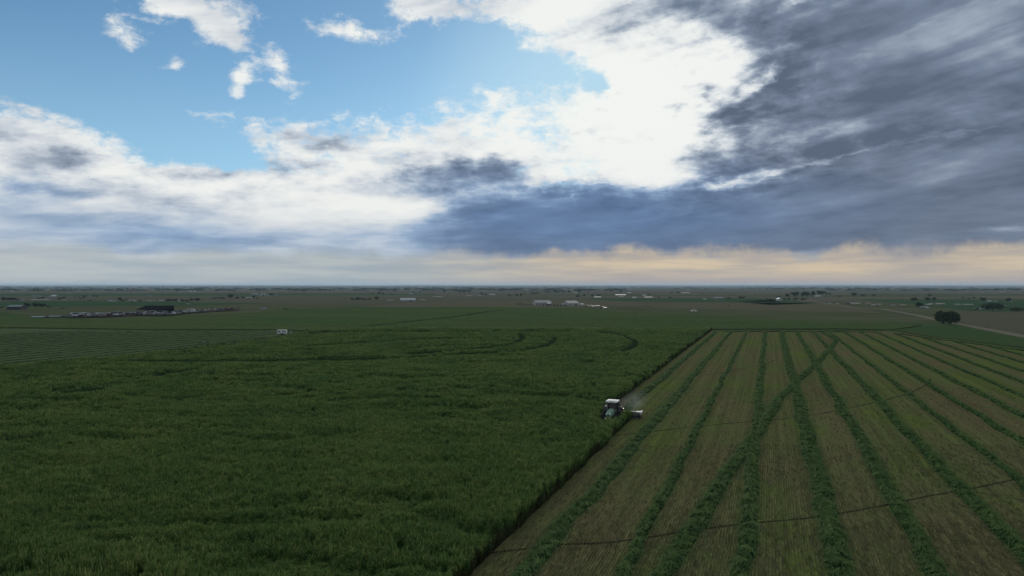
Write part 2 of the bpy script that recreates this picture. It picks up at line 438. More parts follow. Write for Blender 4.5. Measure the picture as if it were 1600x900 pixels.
def stubble(g, pos):
    rot = g.node('ShaderNodeVectorRotate', rotation_type='Z_AXIS'); g.put(rot.inputs['Vector'], pos)
    rot.inputs['Angle'].default_value = VA          # x = across the rows, y = along
    r = rot.outputs[0]
    wob = g.noise(g.vscale(r, (.6, .12, 1)), 1.0, 3, .5)
    x = g.add(g.sep(r)[0], g.mul(g.sub(wob, .5), .07))
    line = g.m('SINE', g.mul(x, 2 * math.pi / 0.24))
    wheel = g.noise(g.vscale(r, (1.3, .015, 1)), 1.0, 4, .6)
    big = g.noise(g.vscale(r, (.9, .30, 1)), 0.085, 6, .60)
    mid = g.noise(g.vscale(r, (1.0, .35, 1)), 0.6, 5, .62)
    fine = g.noise(g.vscale(r, (1.0, .18, 1)), 7.0, 5, .7)
    c = g.ramp(g.add(g.mul(big, .75), g.mul(mid, .25)), [(.30, (.102, .086, .044)), (.42, (.112, .102, .046)), (.51, (.096, .106, .042)), (.60, (.092, .118, .030)), (.74, (.062, .098, .028))])
    sh = g.add(g.mul(line, g.ss(fine, .3, .7, .10, .34)), g.ss(fine, .25, .75, .62, 1.30))
    sh = g.mul(sh, g.ss(wheel, .35, .65, .84, 1.12))
    c = g.mix(1.0, c, g.xyz(sh, sh, sh), 'MULTIPLY')
    straw = g.m('GREATER_THAN', g.noise(g.vscale(r, (1, .3, 1)), 11.0, 2, .5), .70)
    c = g.mix(g.mul(straw, .6), c, (.20, .18, .11))
    return c, g.add(g.mul(line, .4), fine), 0.05
M_stub = ground_mat('stubble', stubble)

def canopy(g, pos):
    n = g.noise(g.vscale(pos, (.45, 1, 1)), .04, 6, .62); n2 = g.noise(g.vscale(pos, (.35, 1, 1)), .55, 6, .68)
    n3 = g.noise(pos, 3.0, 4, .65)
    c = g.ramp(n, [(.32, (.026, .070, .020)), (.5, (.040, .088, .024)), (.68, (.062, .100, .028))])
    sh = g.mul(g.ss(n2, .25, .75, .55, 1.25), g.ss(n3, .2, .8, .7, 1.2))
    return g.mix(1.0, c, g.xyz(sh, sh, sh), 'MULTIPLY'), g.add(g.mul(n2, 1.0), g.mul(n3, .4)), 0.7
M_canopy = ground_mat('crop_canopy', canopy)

M_crop = mat_leaf('crop_leaf', [(.042, .108, .023), (.084, .166, .033), (.142, .205, .045)], .09, .26)
M_seed = mat_leaf('seed_head', [(.140, .190, .060), (.205, .245, .080), (.290, .300, .110)], .09, .15)
M_hay = mat_leaf('cut_grass', [(.024, .062, .016), (.072, .132, .032), (.140, .205, .058)], .9, .20, 0.0)
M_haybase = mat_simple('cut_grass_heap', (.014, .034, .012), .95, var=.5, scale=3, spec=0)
M_tree = mat_leaf('tree_leaf', [(.012, .030, .014), (.022, .048, .020), (.036, .066, .026)], .8, .12, .3)
M_tree2 = mat_leaf('willow_leaf', [(.028, .050, .030), (.040, .066, .036), (.055, .080, .045)], .8, .15, .3)
M_bark = mat_simple('bark', (.055, .042, .032), .95, bump=.4, scale=6)

# ------------------------------------------------------------------ ground and fields
def sheet(name, pts, z, mat, kind='structure'):
    bm = bmesh.new(); vs = [bm.verts.new((x, y, z)) for x, y in pts]
    f = bm.faces.new(vs)
    if f.normal.z < 0: f.normal_flip()
    bmesh.ops.triangulate(bm, faces=bm.faces[:])
    me = bpy.data.meshes.new(name); bm.to_mesh(me); bm.free()
    o = link(name, me, mat); o['kind'] = kind; return o

def strip(name, pts, w, z, mat, wob=0.0, parent=None, kind='structure', w1=None):
    """ribbon of width w along a polyline"""
    P = [Vector((x, y, 0)) for x, y in pts]; V = []; Q = []
    # densify
    D = [P[0]]
    for a, b in zip(P[:-1], P[1:]):
        n = max(1, int((b - a).length / 3.0)) if wob else 1
        for i in range(1, n + 1): D.append(a.lerp(b, i / n))
    for i, p in enumerate(D):
        d = (D[min(i + 1, len(D) - 1)] - D[max(i - 1, 0)]).normalized(); nrm = Vector((-d.y, d.x, 0))
        ww = w if w1 is None else w + (w1 - w) * i / (len(D) - 1)
        a = ww / 2 * (1 + wob * random.uniform(-1, 1)); b = ww / 2 * (1 + wob * random.uniform(-1, 1))
        V += [(p.x + nrm.x * a, p.y + nrm.y * a, z), (p.x - nrm.x * b, p.y - nrm.y * b, z)]
    for i in range(len(D) - 1): Q.append((2 * i, 2 * i + 1, 2 * i + 3, 2 * i + 2))
    o = link(name, mesh_np(name, V, Q), mat, parent)
    if kind: o['kind'] = kind
    return o

def smooth_path(pts, n=8):
    out = []
    P = [Vector((x, y)) for x, y in pts]; P = [2 * P[0] - P[1]] + P + [2 * P[-1] - P[-2]]
    for i in range(1, len(P) - 2):
        for k in range(n):
            t = k / n; a, b, c, d = P[i - 1], P[i], P[i + 1], P[i + 2]
            q = 0.5 * ((2 * b) + (c - a) * t + (2 * a - 5 * b + 4 * c - d) * t * t + (3 * b - a - 3 * c + d) * t ** 3)
            out.append((q.x, q.y))
    out.append(tuple(P[-2])); return out

R_ = 40000
def ground_mesh():
    xs = np.array([-R_, -12000, -4000, -1200, -400, -120, 0, 120, 400, 1200, 4000, 12000, R_], float)
    ys = np.array([-8000, -2000, -500, -100, 0, 100, 300, 700, 1500, 4000, 9000, 18000, 36000], float)
    V = [(x, y, 0) for y in ys for x in xs]; n = len(xs)
    Q = [(j * n + i, j * n + i + 1, (j + 1) * n + i + 1, (j + 1) * n + i) for j in range(len(ys) - 1) for i in range(n - 1)]
    return mesh_np('ground', V, Q)
g_o = link('ground', ground_mesh(), M_land); g_o['kind'] = 'structure'

Z = [0.004 * i for i in range(0, 14)]
def WP(*a): return [W(px, py) for px, py in a]
def far_field(name, mat, z, *px): return sheet(name, WP(*px), z, mat)
# dry pasture behind the green field and beyond the road, then named bands further out
far_field('field', M_pasture, Z[1], (-700, 476), (2300, 470), (2300, 560), (1000, 560), (-700, 545))
far_field('field', M_brown, Z[2], (-700, 463), (430, 463), (830, 463), (1180, 471), (830, 475), (560, 476), (-700, 477.5))
far_field('field', M_tan, Z[3], (640, 473.5), (760, 470.5), (990, 470.5), (1010, 478), (700, 482), (560, 479))
far_field('field', M_greenf, Z[3], (905, 466), (1190, 466), (1222, 471.5), (1100, 472), (960, 470.5))
far_field('field', M_greenf, Z[3], (1190, 469), (1225, 467), (1275, 474), (1205, 476.5), (1150, 471.8))
far_field('field', M_greenf, Z[3], (-300, 473), (150, 470), (420, 474), (300, 478), (-300, 481))
far_field('field', M_greenf, Z[3], (1330, 467.5), (2000, 468), (2100, 487), (1640, 487), (1520, 486), (1400, 473))
far_field('field', M_brown, Z[4], (1505, 486.5), (2100, 486), (2100, 530), (1600, 522), (1515, 506), (1460, 490))
far_field('field', M_tan, Z[3], (1205, 472.8), (1300, 474.2), (1340, 480), (1380, 489), (1180, 484), (1010, 480), (1000, 474))
far_field('field', M_tan, Z[2], (-300, 456.4), (560, 455.8), (560, 457.6), (-300, 458.6))
far_field('field', M_greenf, Z[2], (-300, 459), (420, 458), (680, 459), (680, 461), (420, 462), (-300, 463))
far_field('field', M_tan, Z[2], (1280, 468.4), (1900, 469.2), (1900, 470.6), (1300, 469.6))
far_field('field', M_tan, Z[2], (1040, 458.6), (1330, 459.0), (1330, 461.0), (1000, 460.8))

# strip of grass between the mown field and the road
far_field('grass_verge', M_grass, Z[5], (1300, 503), (1360, 504.5), (1480, 505), (1510, 508.5), (1700, 545), (1900, 585), (1900, 620), (1600, 546), (1440, 524), (1395, 517), (1290, 517.5))
# dirt road running away to the right, and its far bend
strip('road', smooth_path(WP((2050, 620), (1760, 556), (1600, 525.5), (1512, 508.8), (1465, 499.5), (1430, 492), (1400, 486.5), (1375, 482.5), (1340, 480.8), (1310, 477), (1282, 472.5), (1262, 469.0), (1246, 466.5))), 6.5, Z[6], M_dirt, w1=4)
strip('track', smooth_path(WP((1345, 481.0), (1390, 483.0), (1432, 482.5))), 9.0, Z[7], M_dirt)
strip('track', smooth_path(WP((1362, 510.5), (1374, 507.2), (1400, 507.6), (1440, 508), (1480, 507.2), (1500, 507.5))), 1.6, Z[7], M_pale)
strip('track', smooth_path(WP((1362, 510.0), (1385, 511.2), (1402, 512.6), (1415, 513.2))), 1.2, Z[7], M_pale)

# the mown field: stubble sheet
stub_poly = [(-30, 20), (-9, 50), (20, 120), (88, 309), (93, 316), (176, 313.5), (172, 286), (172, 229), (172, 120), (172, 20)]
sheet('mown_field', [(-40, 18), (20, 120), (60, 260), (92.6, 317.3), (140, 316.5), (176.5, 313.5), (171.5, 285), (172, 229), (173, 120), (173, 18)], Z[4], M_stub)
strip('ditch', smooth_path(WP((700, 516.2), (900, 515.8), (1115, 516.2), (1300, 515.6), (1395, 517.2), (1440, 524), (1520, 533.5), (1600, 543.5), (1700, 556))), 2.0, Z[6], M_mud, wob=.5)

# pivot tracks across the stubble
ruts = [smooth_path(WP((700, 873), (760, 866), (880, 852), (960, 848), (1095, 828), (1190, 817), (1275, 809), (1385, 790), (1440, 778), (1530, 762), (1600, 746), (1660, 728))),
        smooth_path(WP((960, 681), (1034, 673), (1116, 664), (1240, 653), (1322, 639), (1405, 620), (1442, 605), (1455, 592))),
        smooth_path(WP((1010, 599), (1034, 594), (1110, 585), (1187, 571), (1215, 561)))]
for i, r in enumerate(ruts): strip('wheel_rut', r, (.30, .30, .24)[i], Z[5], M_mud, wob=.45)

# left mown field beyond the crop
sheet('mown_field', WP((-700, 640), (-60, 585), (0, 578), (180, 561), (470, 522.5), (440, 516.5), (240, 516.8), (0, 513.5), (-700, 512)), Z[4], ground_mat('dull_stubble', plain((.076, .098, .046), (.064, .090, .038), .12, (1, .5, 1))))
strip('track', smooth_path(WP((-100, 590), (0, 577.0), (120, 565), (300, 544.5), (400, 533.5), (470, 525.5))), 2.2, Z[5], M_yard, wob=.2)
strip('track', smooth_path(WP((44, 514.4), (80, 515.4), (120, 517.0))), 1.5, Z[5], M_pale)
strip('track', smooth_path(WP((150, 517.4), (240, 518.0), (320, 518.5), (430, 519.0), (438, 520))), 1.2, Z[5], M_pale)
far_field('grass_verge', M_grass, Z[3], (-700, 484), (0, 486), (60, 499), (150, 500), (360, 491), (450, 484), (470, 522), (0, 513.5), (-700, 512))

# ------------------------------------------------------------------ value noise in numpy
def vnoise(x, y, seed=0):
    xi = np.floor(x).astype(np.int64); yi = np.floor(y).astype(np.int64); fx = x - xi; fy = y - yi
    fx = fx * fx * (3 - 2 * fx); fy = fy * fy * (3 - 2 * fy)
    def h(a, b):
        n = (a * 374761393 + b * 668265263 + seed * 1442695041) & 0xffffffff
        n = ((n ^ (n >> 13)) * 1274126177) & 0xffffffff
        return ((n ^ (n >> 16)) & 0xffff) / 65535.0
    return (h(xi, yi) * (1 - fx) + h(xi + 1, yi) * fx) * (1 - fy) + (h(xi, yi + 1) * (1 - fx) + h(xi + 1, yi + 1) * fx) * fy
def fbm(x, y, oct=4, seed=0):
    a = 0; amp = .5; tot = 0
    for i in range(oct): a = a + amp * vnoise(x, y, seed + i); tot += amp; amp *= .5; x = x * 2.03 + 5.1; y = y * 2.03 + 1.7
    return a / tot

# ------------------------------------------------------------------ the standing crop
TR_S, TR_T = -22.9, 104.5
T_MOW = 108.0      # the mower stands here (distance along the rows)
S_NEAR, S_FAR = -20.3, -25.9
CROPH = 1.30
# lodged creases / tracks in the crop, as polylines in world space
crease_px = [
    [(200, 563), (330, 564), (470, 562.5), (600, 560.5), (700, 554), (790, 550), (830, 545), (858, 538), (868, 528)],
    [(640, 553), (720, 546.5), (790, 539), (815, 530), (812, 523)],
    [(930, 518.5), (960, 522), (980, 528), (991, 534), (988, 541), (975, 548)],
    [(500, 520), (560, 518), (700, 517.5), (900, 517.2)],
    [(480, 540), (560, 536), (650, 530), (716, 528)],
    [(490, 555), (560, 553)], [(620, 545), (660, 543)],
    [(240, 585), (300, 578), (335, 573)], [(80, 615), (120, 611), (165, 606)],
    [(0, 691), (60, 689), (110, 684), (200, 690), (320, 681), (420, 690), (480, 684), (560, 678)],
]
CRE = []
for c in crease_px: CRE.append(np.array(smooth_path([W(px, py, 1.0) for px, py in c], 5)))
def crease_dist(x, y):
    d = np.full(x.shape, 1e9)
    for P in CRE:
        for a, b in zip(P[:-1], P[1:]):
            ab = b - a; L = ab @ ab + 1e-9
            t = np.clip(((x - a[0]) * ab[0] + (y - a[1]) * ab[1]) / L, 0, 1)
            d = np.minimum(d, np.hypot(x - a[0] - t * ab[0], y - a[1] - t * ab[1]))
    return d
def crease_cut(x, y):
    # trampled lines: steep on the far side, a long slope on the near side
    d = np.full(x.shape, 1e9)
    for P in CRE[:-1]:
        for a, b in zip(P[:-1], P[1:]):
            ab = b - a; L = ab @ ab + 1e-9
            t = np.clip(((x - a[0]) * ab[0] + (y - a[1]) * ab[1]) / L, 0, 1)
            dx = x - a[0] - t * ab[0]; dy = y - a[1] - t * ab[1]
            dy = np.where(dy < 0, dy / np.clip(y / 45., 1, 6), dy)
            d = np.minimum(d, np.hypot(dx, dy))
    return np.clip((2.2 - d) / 1.2, 0, 1)
def crop_height(x, y):
    # lodging waves, long across the view
    w = fbm(x * .10, y * .28, 4, 3); w2 = fbm(x * .035 + 9, y * .10, 3, 8); f = fbm(x * .9, y * .9, 3, 5)
    rid = np.abs(fbm(x * .07 + 4, y * .22, 3, 21) - .5) * 2
    h = CROPH + (w - .5) * .85 + (w2 - .5) * .5 + (f - .5) * .30
    h -= .55 * np.clip(1.3 - rid / .15, 0, 1) * np.clip((fbm(x * .02, y * .04, 2, 31) - .38) * 6, 0, 1)
    cut = crease_cut(x, y)
    h = h * (1 - cut) + cut * np.minimum(h, .74)
    d = crease_dist(x, y)
    h -= .55 * np.clip((1.6 - d) / 1.0, 0, 1) * (y < 110)
    s_, t_ = to_st(x, y)
    h = np.where((np.abs(s_ - TR_S) < 1.7) & (t_ > TR_T - 5.4) & (t_ < T_MOW + 1), np.minimum(h, .55), h)
    return np.clip(h, .22, 2.0)
LEFTB = [W(-900, 690), W(-60, 588), W(0, 580), W(180, 563), W(420, 534), W(475, 527.5), W(505, 519.0), W(560, 516.4), W(1115, 516.4)]
def in_crop(x, y, m=0.0):
    s, t = to_st(x, y)
    edge = np.where(t < T_MOW, S_NEAR, S_FAR) + (fbm(t * .35, t * 0 + .5, 3, 77) - .5) * 1.1
    ok = (s < edge - m) & (y < 316.5 - m)
    # left border polyline y(x)
    lx = np.array([p[0] for p in LEFTB]); ly = np.array([p[1] for p in LEFTB]); o = np.argsort(lx)
    ok &= y < np.interp(x, lx[o], ly[o]) - m
    return ok

def crop_base():
    # steps grow with distance; sorted in row coordinates so the cut face stays clean
    def geo(a, b, st, gr):
        v = [a]; s = st
        while v[-1] < b: v.append(v[-1] + s); s = min(s * gr, 1.3)
        return np.array(v)
    ss = S_NEAR - 1.3 - geo(0, 330, .5, 1.03)
    tt = geo(26, 420, .5, 1.006)
    ss = np.sort(np.concatenate([ss, [S_FAR - 1.3]]))[::-1]
    SS, TT = np.meshgrid(ss, tt)
    wob = (fbm(TT * .35, TT * 0 + .5, 3, 77) - .5) * 1.1 * np.exp(-(S_NEAR - SS) / 8)
    X = (SS + wob - .25) * NX + TT * RX; Y = (SS + wob - .25) * NY + TT * RY
    Hh = crop_height(X, Y); Hh = np.where(Hh < .34, -.35, np.maximum(Hh - .55, .05))
    tt_ = TT
    ok = in_crop(X, Y, .1) & ((TT < T_MOW - 1.3) | (SS < S_FAR - 1.0)) & (np.abs(X) < Y * .92 + 30)
    v_id = -np.ones(X.shape, int); cnt = 0
    nr, nc = X.shape
    cell = ok[:-1, :-1] & ok[1:, :-1] & ok[:-1, 1:] & ok[1:, 1:]
    I = np.arange(nr * nc).reshape(nr, nc)
    q = np.stack([I[:-1, :-1][cell], I[:-1, 1:][cell], I[1:, 1:][cell], I[1:, :-1][cell]], 1)
    V = np.stack([X.ravel(), Y.ravel(), Hh.ravel()], 1)
    # skirts along boundary edges
    e = np.concatenate([q[:, [0, 1]], q[:, [1, 2]], q[:, [2, 3]], q[:, [3, 0]]])
    key = np.sort(e, 1); _, inv, c = np.unique(key, axis=0, return_inverse=True, return_counts=True)
    be = e[c[inv.ravel()] == 1]
    off = len(V); V2 = V.copy(); V2[:, 2] = 0.01
    V = np.concatenate([V, V2]); sk = np.stack([be[:, 0], be[:, 1], be[:, 1] + off, be[:, 0] + off], 1)
    Q = np.concatenate([q, sk])
    used = np.unique(Q); remap = -np.ones(len(V), int); remap[used] = np.arange(len(used))
    return mesh_np('standing_crop', V[used], remap[Q], smooth=True)
sheet('soil', [ST(S_NEAR - .1, 25), ST(S_NEAR - .1, T_MOW), ST(S_FAR - .1, T_MOW), (W(1112, 517)), (-90, 314), (-128, 169), (-300, 130), (-80, 20)], Z[6], M_mud)
o = link('standing_crop', crop_base(), M_canopy)
tag(o, 'shaded lower canopy of the tall green forage crop left of the mown strips', 'crop', kind='stuff')

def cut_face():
    # bare stems along the cut edge, coloured dark to stand for the crop's self-shading
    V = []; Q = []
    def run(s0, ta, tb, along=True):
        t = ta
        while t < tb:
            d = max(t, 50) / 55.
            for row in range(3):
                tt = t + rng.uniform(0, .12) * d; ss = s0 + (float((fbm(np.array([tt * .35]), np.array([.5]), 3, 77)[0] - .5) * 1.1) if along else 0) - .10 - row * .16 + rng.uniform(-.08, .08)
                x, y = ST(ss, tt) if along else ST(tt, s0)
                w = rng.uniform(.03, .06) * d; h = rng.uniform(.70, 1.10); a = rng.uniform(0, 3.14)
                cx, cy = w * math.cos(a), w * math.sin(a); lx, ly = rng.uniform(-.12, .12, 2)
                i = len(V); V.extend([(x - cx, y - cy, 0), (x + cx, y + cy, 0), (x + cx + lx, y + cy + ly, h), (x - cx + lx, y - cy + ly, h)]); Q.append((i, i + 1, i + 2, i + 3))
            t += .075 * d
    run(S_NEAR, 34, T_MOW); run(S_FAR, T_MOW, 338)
    return mesh_np('shaded_crop_stems', V, Q)
M_stem_shade = mat_simple('stem', (.036, .044, .018), .95, var=.5, scale=4, spec=0)  # stem colour with the shade of the cut face painted in
o = link('shaded_crop_stems', cut_face(), M_stem_shade); tag(o, 'bare stems painted dark for shade along the freshly cut edge of the standing crop', 'crop stems', kind='stuff')

def leafblade(V, Fq, Ft, mi, base, ang, length, width, lift, droop, m=0):
    """three-point arching blade"""
    dx, dy = math.cos(ang), math.sin(ang); px, py = -dy * width / 2, dx * width / 2
    p0 = base; p1 = (base[0] + dx * length * .45, base[1] + dy * length * .45, base[2] + lift)
    p2 = (base[0] + dx * length, base[1] + dy * length, base[2] + lift - droop)
    i = len(V)
    V += [(p0[0] - px * .6, p0[1] - py * .6, p0[2]), (p0[0] + px * .6, p0[1] + py * .6, p0[2]), (p1[0] + px, p1[1] + py, p1[2]), (p1[0] - px, p1[1] - py, p1[2]), p2]
    Fq.append((i, i + 1, i + 2, i + 3)); Ft.append((i + 3, i + 2, i + 4)); mi.append(m)

def crop_tuft(seed, n=9, rad=.30):
    r = random.Random(seed); V = []; Q = []; T = []; mq = []; mt = []
    lean = r.uniform(0, 6.28)
    for k in range(n):
        a = r.uniform(0, 6.28); d = rad * math.sqrt(r.random()); x, y = d * math.cos(a), d * math.sin(a)
        h = r.uniform(.80, 1.12); lx = .18 * math.cos(lean) + r.uniform(-.08, .08); ly = .18 * math.sin(lean) + r.uniform(-.08, .08)
        for j in range(5):
            f = .48 + .12 * j + r.uniform(-.05, .05); f = min(f, .97)
            b = (x + lx * f, y + ly * f, h * f); ln = r.uniform(.16, .36) * (1.15 - .45 * f)
            mi = []; leafblade(V, Q, T, mi, b, r.uniform(0, 6.28), ln, r.uniform(.04, .07), r.uniform(.14, .36), r.uniform(-.06, .16)); mq.append(0); mt.append(0)
        # stem and head: crossed thin blades
        i = len(V); w = .014
        V += [(x - w, y, h * .3), (x + w, y, h * .3), (x + lx + w, y + ly, h), (x + lx - w, y + ly, h)]; Q.append((i, i + 1, i + 2, i + 3)); mq.append(0)
        if r.random() < .75:
            for aa in (0.3, 1.9):
                i = len(V); w = .038; cx, cy = w * math.cos(aa), w * math.sin(aa); X, Y = x + lx, y + ly; h2 = r.uniform(.14, .26)
                V += [(X, Y, h - .01), (X + cx, Y + cy, h + h2 * .45), (X + lx * .2, Y + ly * .2, h + h2), (X - cx, Y - cy, h + h2 * .45)]; Q.append((i, i + 1, i + 2, i + 3)); mq.append(1)
    me = mesh_np('crop_tuft', V, Q, T)
    me.materials.append(M_crop); me.materials.append(M_seed)
    me.polygons.foreach_set('material_index', np.array(mq + mt, dtype=np.int32)); return me

def scatter(name, pts, rotz, scl, tilt, sources, label, cat, seed_attr=True):
    """points mesh + geometry nodes that put a random source mesh on each point"""
    coll = bpy.data.collections.new(name + '_sources')
    for i, me in enumerate(sources):
        so = bpy.data.objects.new(name + '_source', me); coll.objects.link(so)
    me = bpy.data.meshes.new(name); n = len(pts)
    me.vertices.add(n); me.vertices.foreach_set('co', np.asarray(pts, np.float32).ravel())
    a = me.attributes.new('rot', 'FLOAT_VECTOR', 'POINT')
    a.data.foreach_set('vector', np.stack([tilt[:, 0], tilt[:, 1], rotz], 1).astype(np.float32).ravel())
    a = me.attributes.new('scl', 'FLOAT_VECTOR', 'POINT'); a.data.foreach_set('vector', scl.astype(np.float32).ravel())
    o = link(name, me); tag(o, label, cat, kind='stuff')
    ng = bpy.data.node_groups.new(name + '_nodes', 'GeometryNodeTree')
    ng.interface.new_socket('Geometry', in_out='INPUT', socket_type='NodeSocketGeometry')
    ng.interface.new_socket('Geometry', in_out='OUTPUT', socket_type='NodeSocketGeometry')
    N = ng.nodes; L = ng.links
    gi = N.new('NodeGroupInput'); go = N.new('NodeGroupOutput')
    ci = N.new('GeometryNodeCollectionInfo'); ci.inputs['Collection'].default_value = coll
    ci.inputs['Separate Children'].default_value = True; ci.inputs['Reset Children'].default_value = True
    iop = N.new('GeometryNodeInstanceOnPoints'); iop.inputs['Pick Instance'].default_value = True
    rv = N.new('FunctionNodeRandomValue'); rv.data_type = 'INT'
    rv.inputs['Min'].default_value = 0 if 'Min' in rv.inputs else 0
    for s in rv.inputs:
        if s.type == 'INT' and s.name == 'Max': s.default_value = len(sources) - 1
        if s.type == 'INT' and s.name == 'Min': s.default_value = 0
    ra = N.new('GeometryNodeInputNamedAttribute'); ra.data_type = 'FLOAT_VECTOR'; ra.inputs['Name'].default_value = 'rot'
    sa = N.new('GeometryNodeInputNamedAttribute'); sa.data_type = 'FLOAT_VECTOR'; sa.inputs['Name'].default_value = 'scl'
    L.new(gi.outputs[0], iop.inputs['Points']); L.new(ci.outputs[0], iop.inputs['Instance'])
    L.new([s for s in rv.outputs if s.type == 'INT'][0], iop.inputs['Instance Index'])
    L.new([s for s in ra.outputs if s.enabled][0], iop.inputs['Rotation']); L.new([s for s in sa.outputs if s.enabled][0], iop.inputs['Scale'])
    L.new(iop.outputs[0], go.inputs[0])
    md = o.modifiers.new('scatter', 'NODES'); md.node_group = ng
    return o

def crop_points():
    P = []; S = []
    for (y0, y1, dens, sxy) in ((38, 62, 11.0, .85), (62, 90, 8.0, .95), (90, 130, 4.2, 1.25), (130, 190, 1.9, 1.8), (190, 318, 1.1, 2.1)):
        xl, xr = -.80 * y1 - 14, 95
        n = int((xr - xl) * (y1 - y0) * dens)
        x = rng.uniform(xl, xr, n); y = rng.uniform(y0, y1, n)
        k = (x > -.80 * y - 12) & in_crop(x, y, .25); x = x[k]; y = y[k]
        # keep clear of the tractor
        s_, t_ = to_st(x, y)
        k = ~((np.abs(s_ - TR_S) < 1.4) & (t_ > TR_T - 3.1) & (t_ < T_MOW + 1)); x = x[k]; y = y[k]
        h = crop_height(x, y); k = (h > .50) | ((rng.random(len(x)) < .12) & (y < 120)); k &= (y < 112) | (crease_dist(x, y) > .95); x = x[k]; y = y[k]; h = h[k]; n = len(x)
        P.append(np.stack([x, y, np.zeros(n)], 1))
        v = rng.uniform(.85, 1.2, n)
        S.append(np.stack([sxy * v, sxy * v, h * rng.uniform(.86, 1.12, n)], 1))
    P = np.concatenate(P); S = np.concatenate(S); n = len(P)
    # lodging: lean follows a slow noise
    la = fbm(P[:, 0] * .05, P[:, 1] * .12, 3, 55) * 12; lm = np.clip(fbm(P[:, 0] * .08, P[:, 1] * .2, 3, 66) - .35, 0, 1) * .7
    tilt = np.stack([lm * np.cos(la) + rng.normal(0, .07, n), lm * np.sin(la) + rng.normal(0, .07, n)], 1)
    return P, rng.uniform(0, 6.28, n), S, tilt
TR_S, TR_T = -22.9, 104.5
P, rz, S, tl = crop_points()
print('crop tufts', len(P))
scatter('crop_plants', P, rz, S, tl, [crop_tuft(i) for i in range(9)],
        'tall leafy green forage crop with pale seed heads filling the left of the scene', 'crop')

M_tramp_shade = ground_mat('trampled_crop_shade', plain((.012, .026, .009), (.020, .036, .013), .8, (1, 1, 1)))  # flattened crop, green darkened to paint in the shade of the tracks
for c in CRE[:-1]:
    strip('wheel_track_shade', [tuple(q) for q in c], 1.9, 1.12, M_tramp_shade, wob=.5)  # dark ribbon near canopy height in place of shade down in the track

# far green field beyond the crop: low even stand, slightly raised
def far_green():
    out = [W(-500, 500), W(0, 494), W(150, 500.5), W(370, 491.5), W(450, 484.5), W(560, 481), W(780, 480.2), W(900, 483.6), W(1000, 489.5), W(1100, 494), W(1200, 499.5), W(1300, 504),
           W(1440, 509.5), W(1395, 516.0), W(1300, 514.8), W(1115, 515.4), W(700, 515.3), W(470, 518), W(430, 516), W(240, 516), W(0, 512.6), W(-500, 512)]
    bm = bmesh.new(); vs = [bm.verts.new((x, y, .55)) for x, y in out]; f = bm.faces.new(vs)
    if f.normal.z < 0: f.normal_flip()
    r = bmesh.ops.extrude_face_region(bm, geom=[f]); 
    for e in r['geom']:
        if isinstance(e, bmesh.types.BMVert): e.co.z = .55
    for v in vs: v.co.z = 0.0
    bmesh.ops.triangulate(bm, faces=bm.faces[:])
    return bm_mesh('green_field', bm)
o = link('green_field', far_green(), ground_mat('far_crop', plain((.034, .074, .024), (.070, .088, .032), .028, (.22, 1, 1)))); tag(o, 'flat dark green field with a curved far edge beyond the standing crop', 'field', kind='structure')
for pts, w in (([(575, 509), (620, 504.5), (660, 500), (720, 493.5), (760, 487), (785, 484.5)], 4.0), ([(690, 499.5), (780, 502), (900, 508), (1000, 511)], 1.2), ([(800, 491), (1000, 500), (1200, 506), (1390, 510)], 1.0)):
    strip('wheel_rut', smooth_path([W(px, py, .56) for px, py in pts]), w, .556, M_mud if w < 2 else M_tramp_shade, wob=.6)

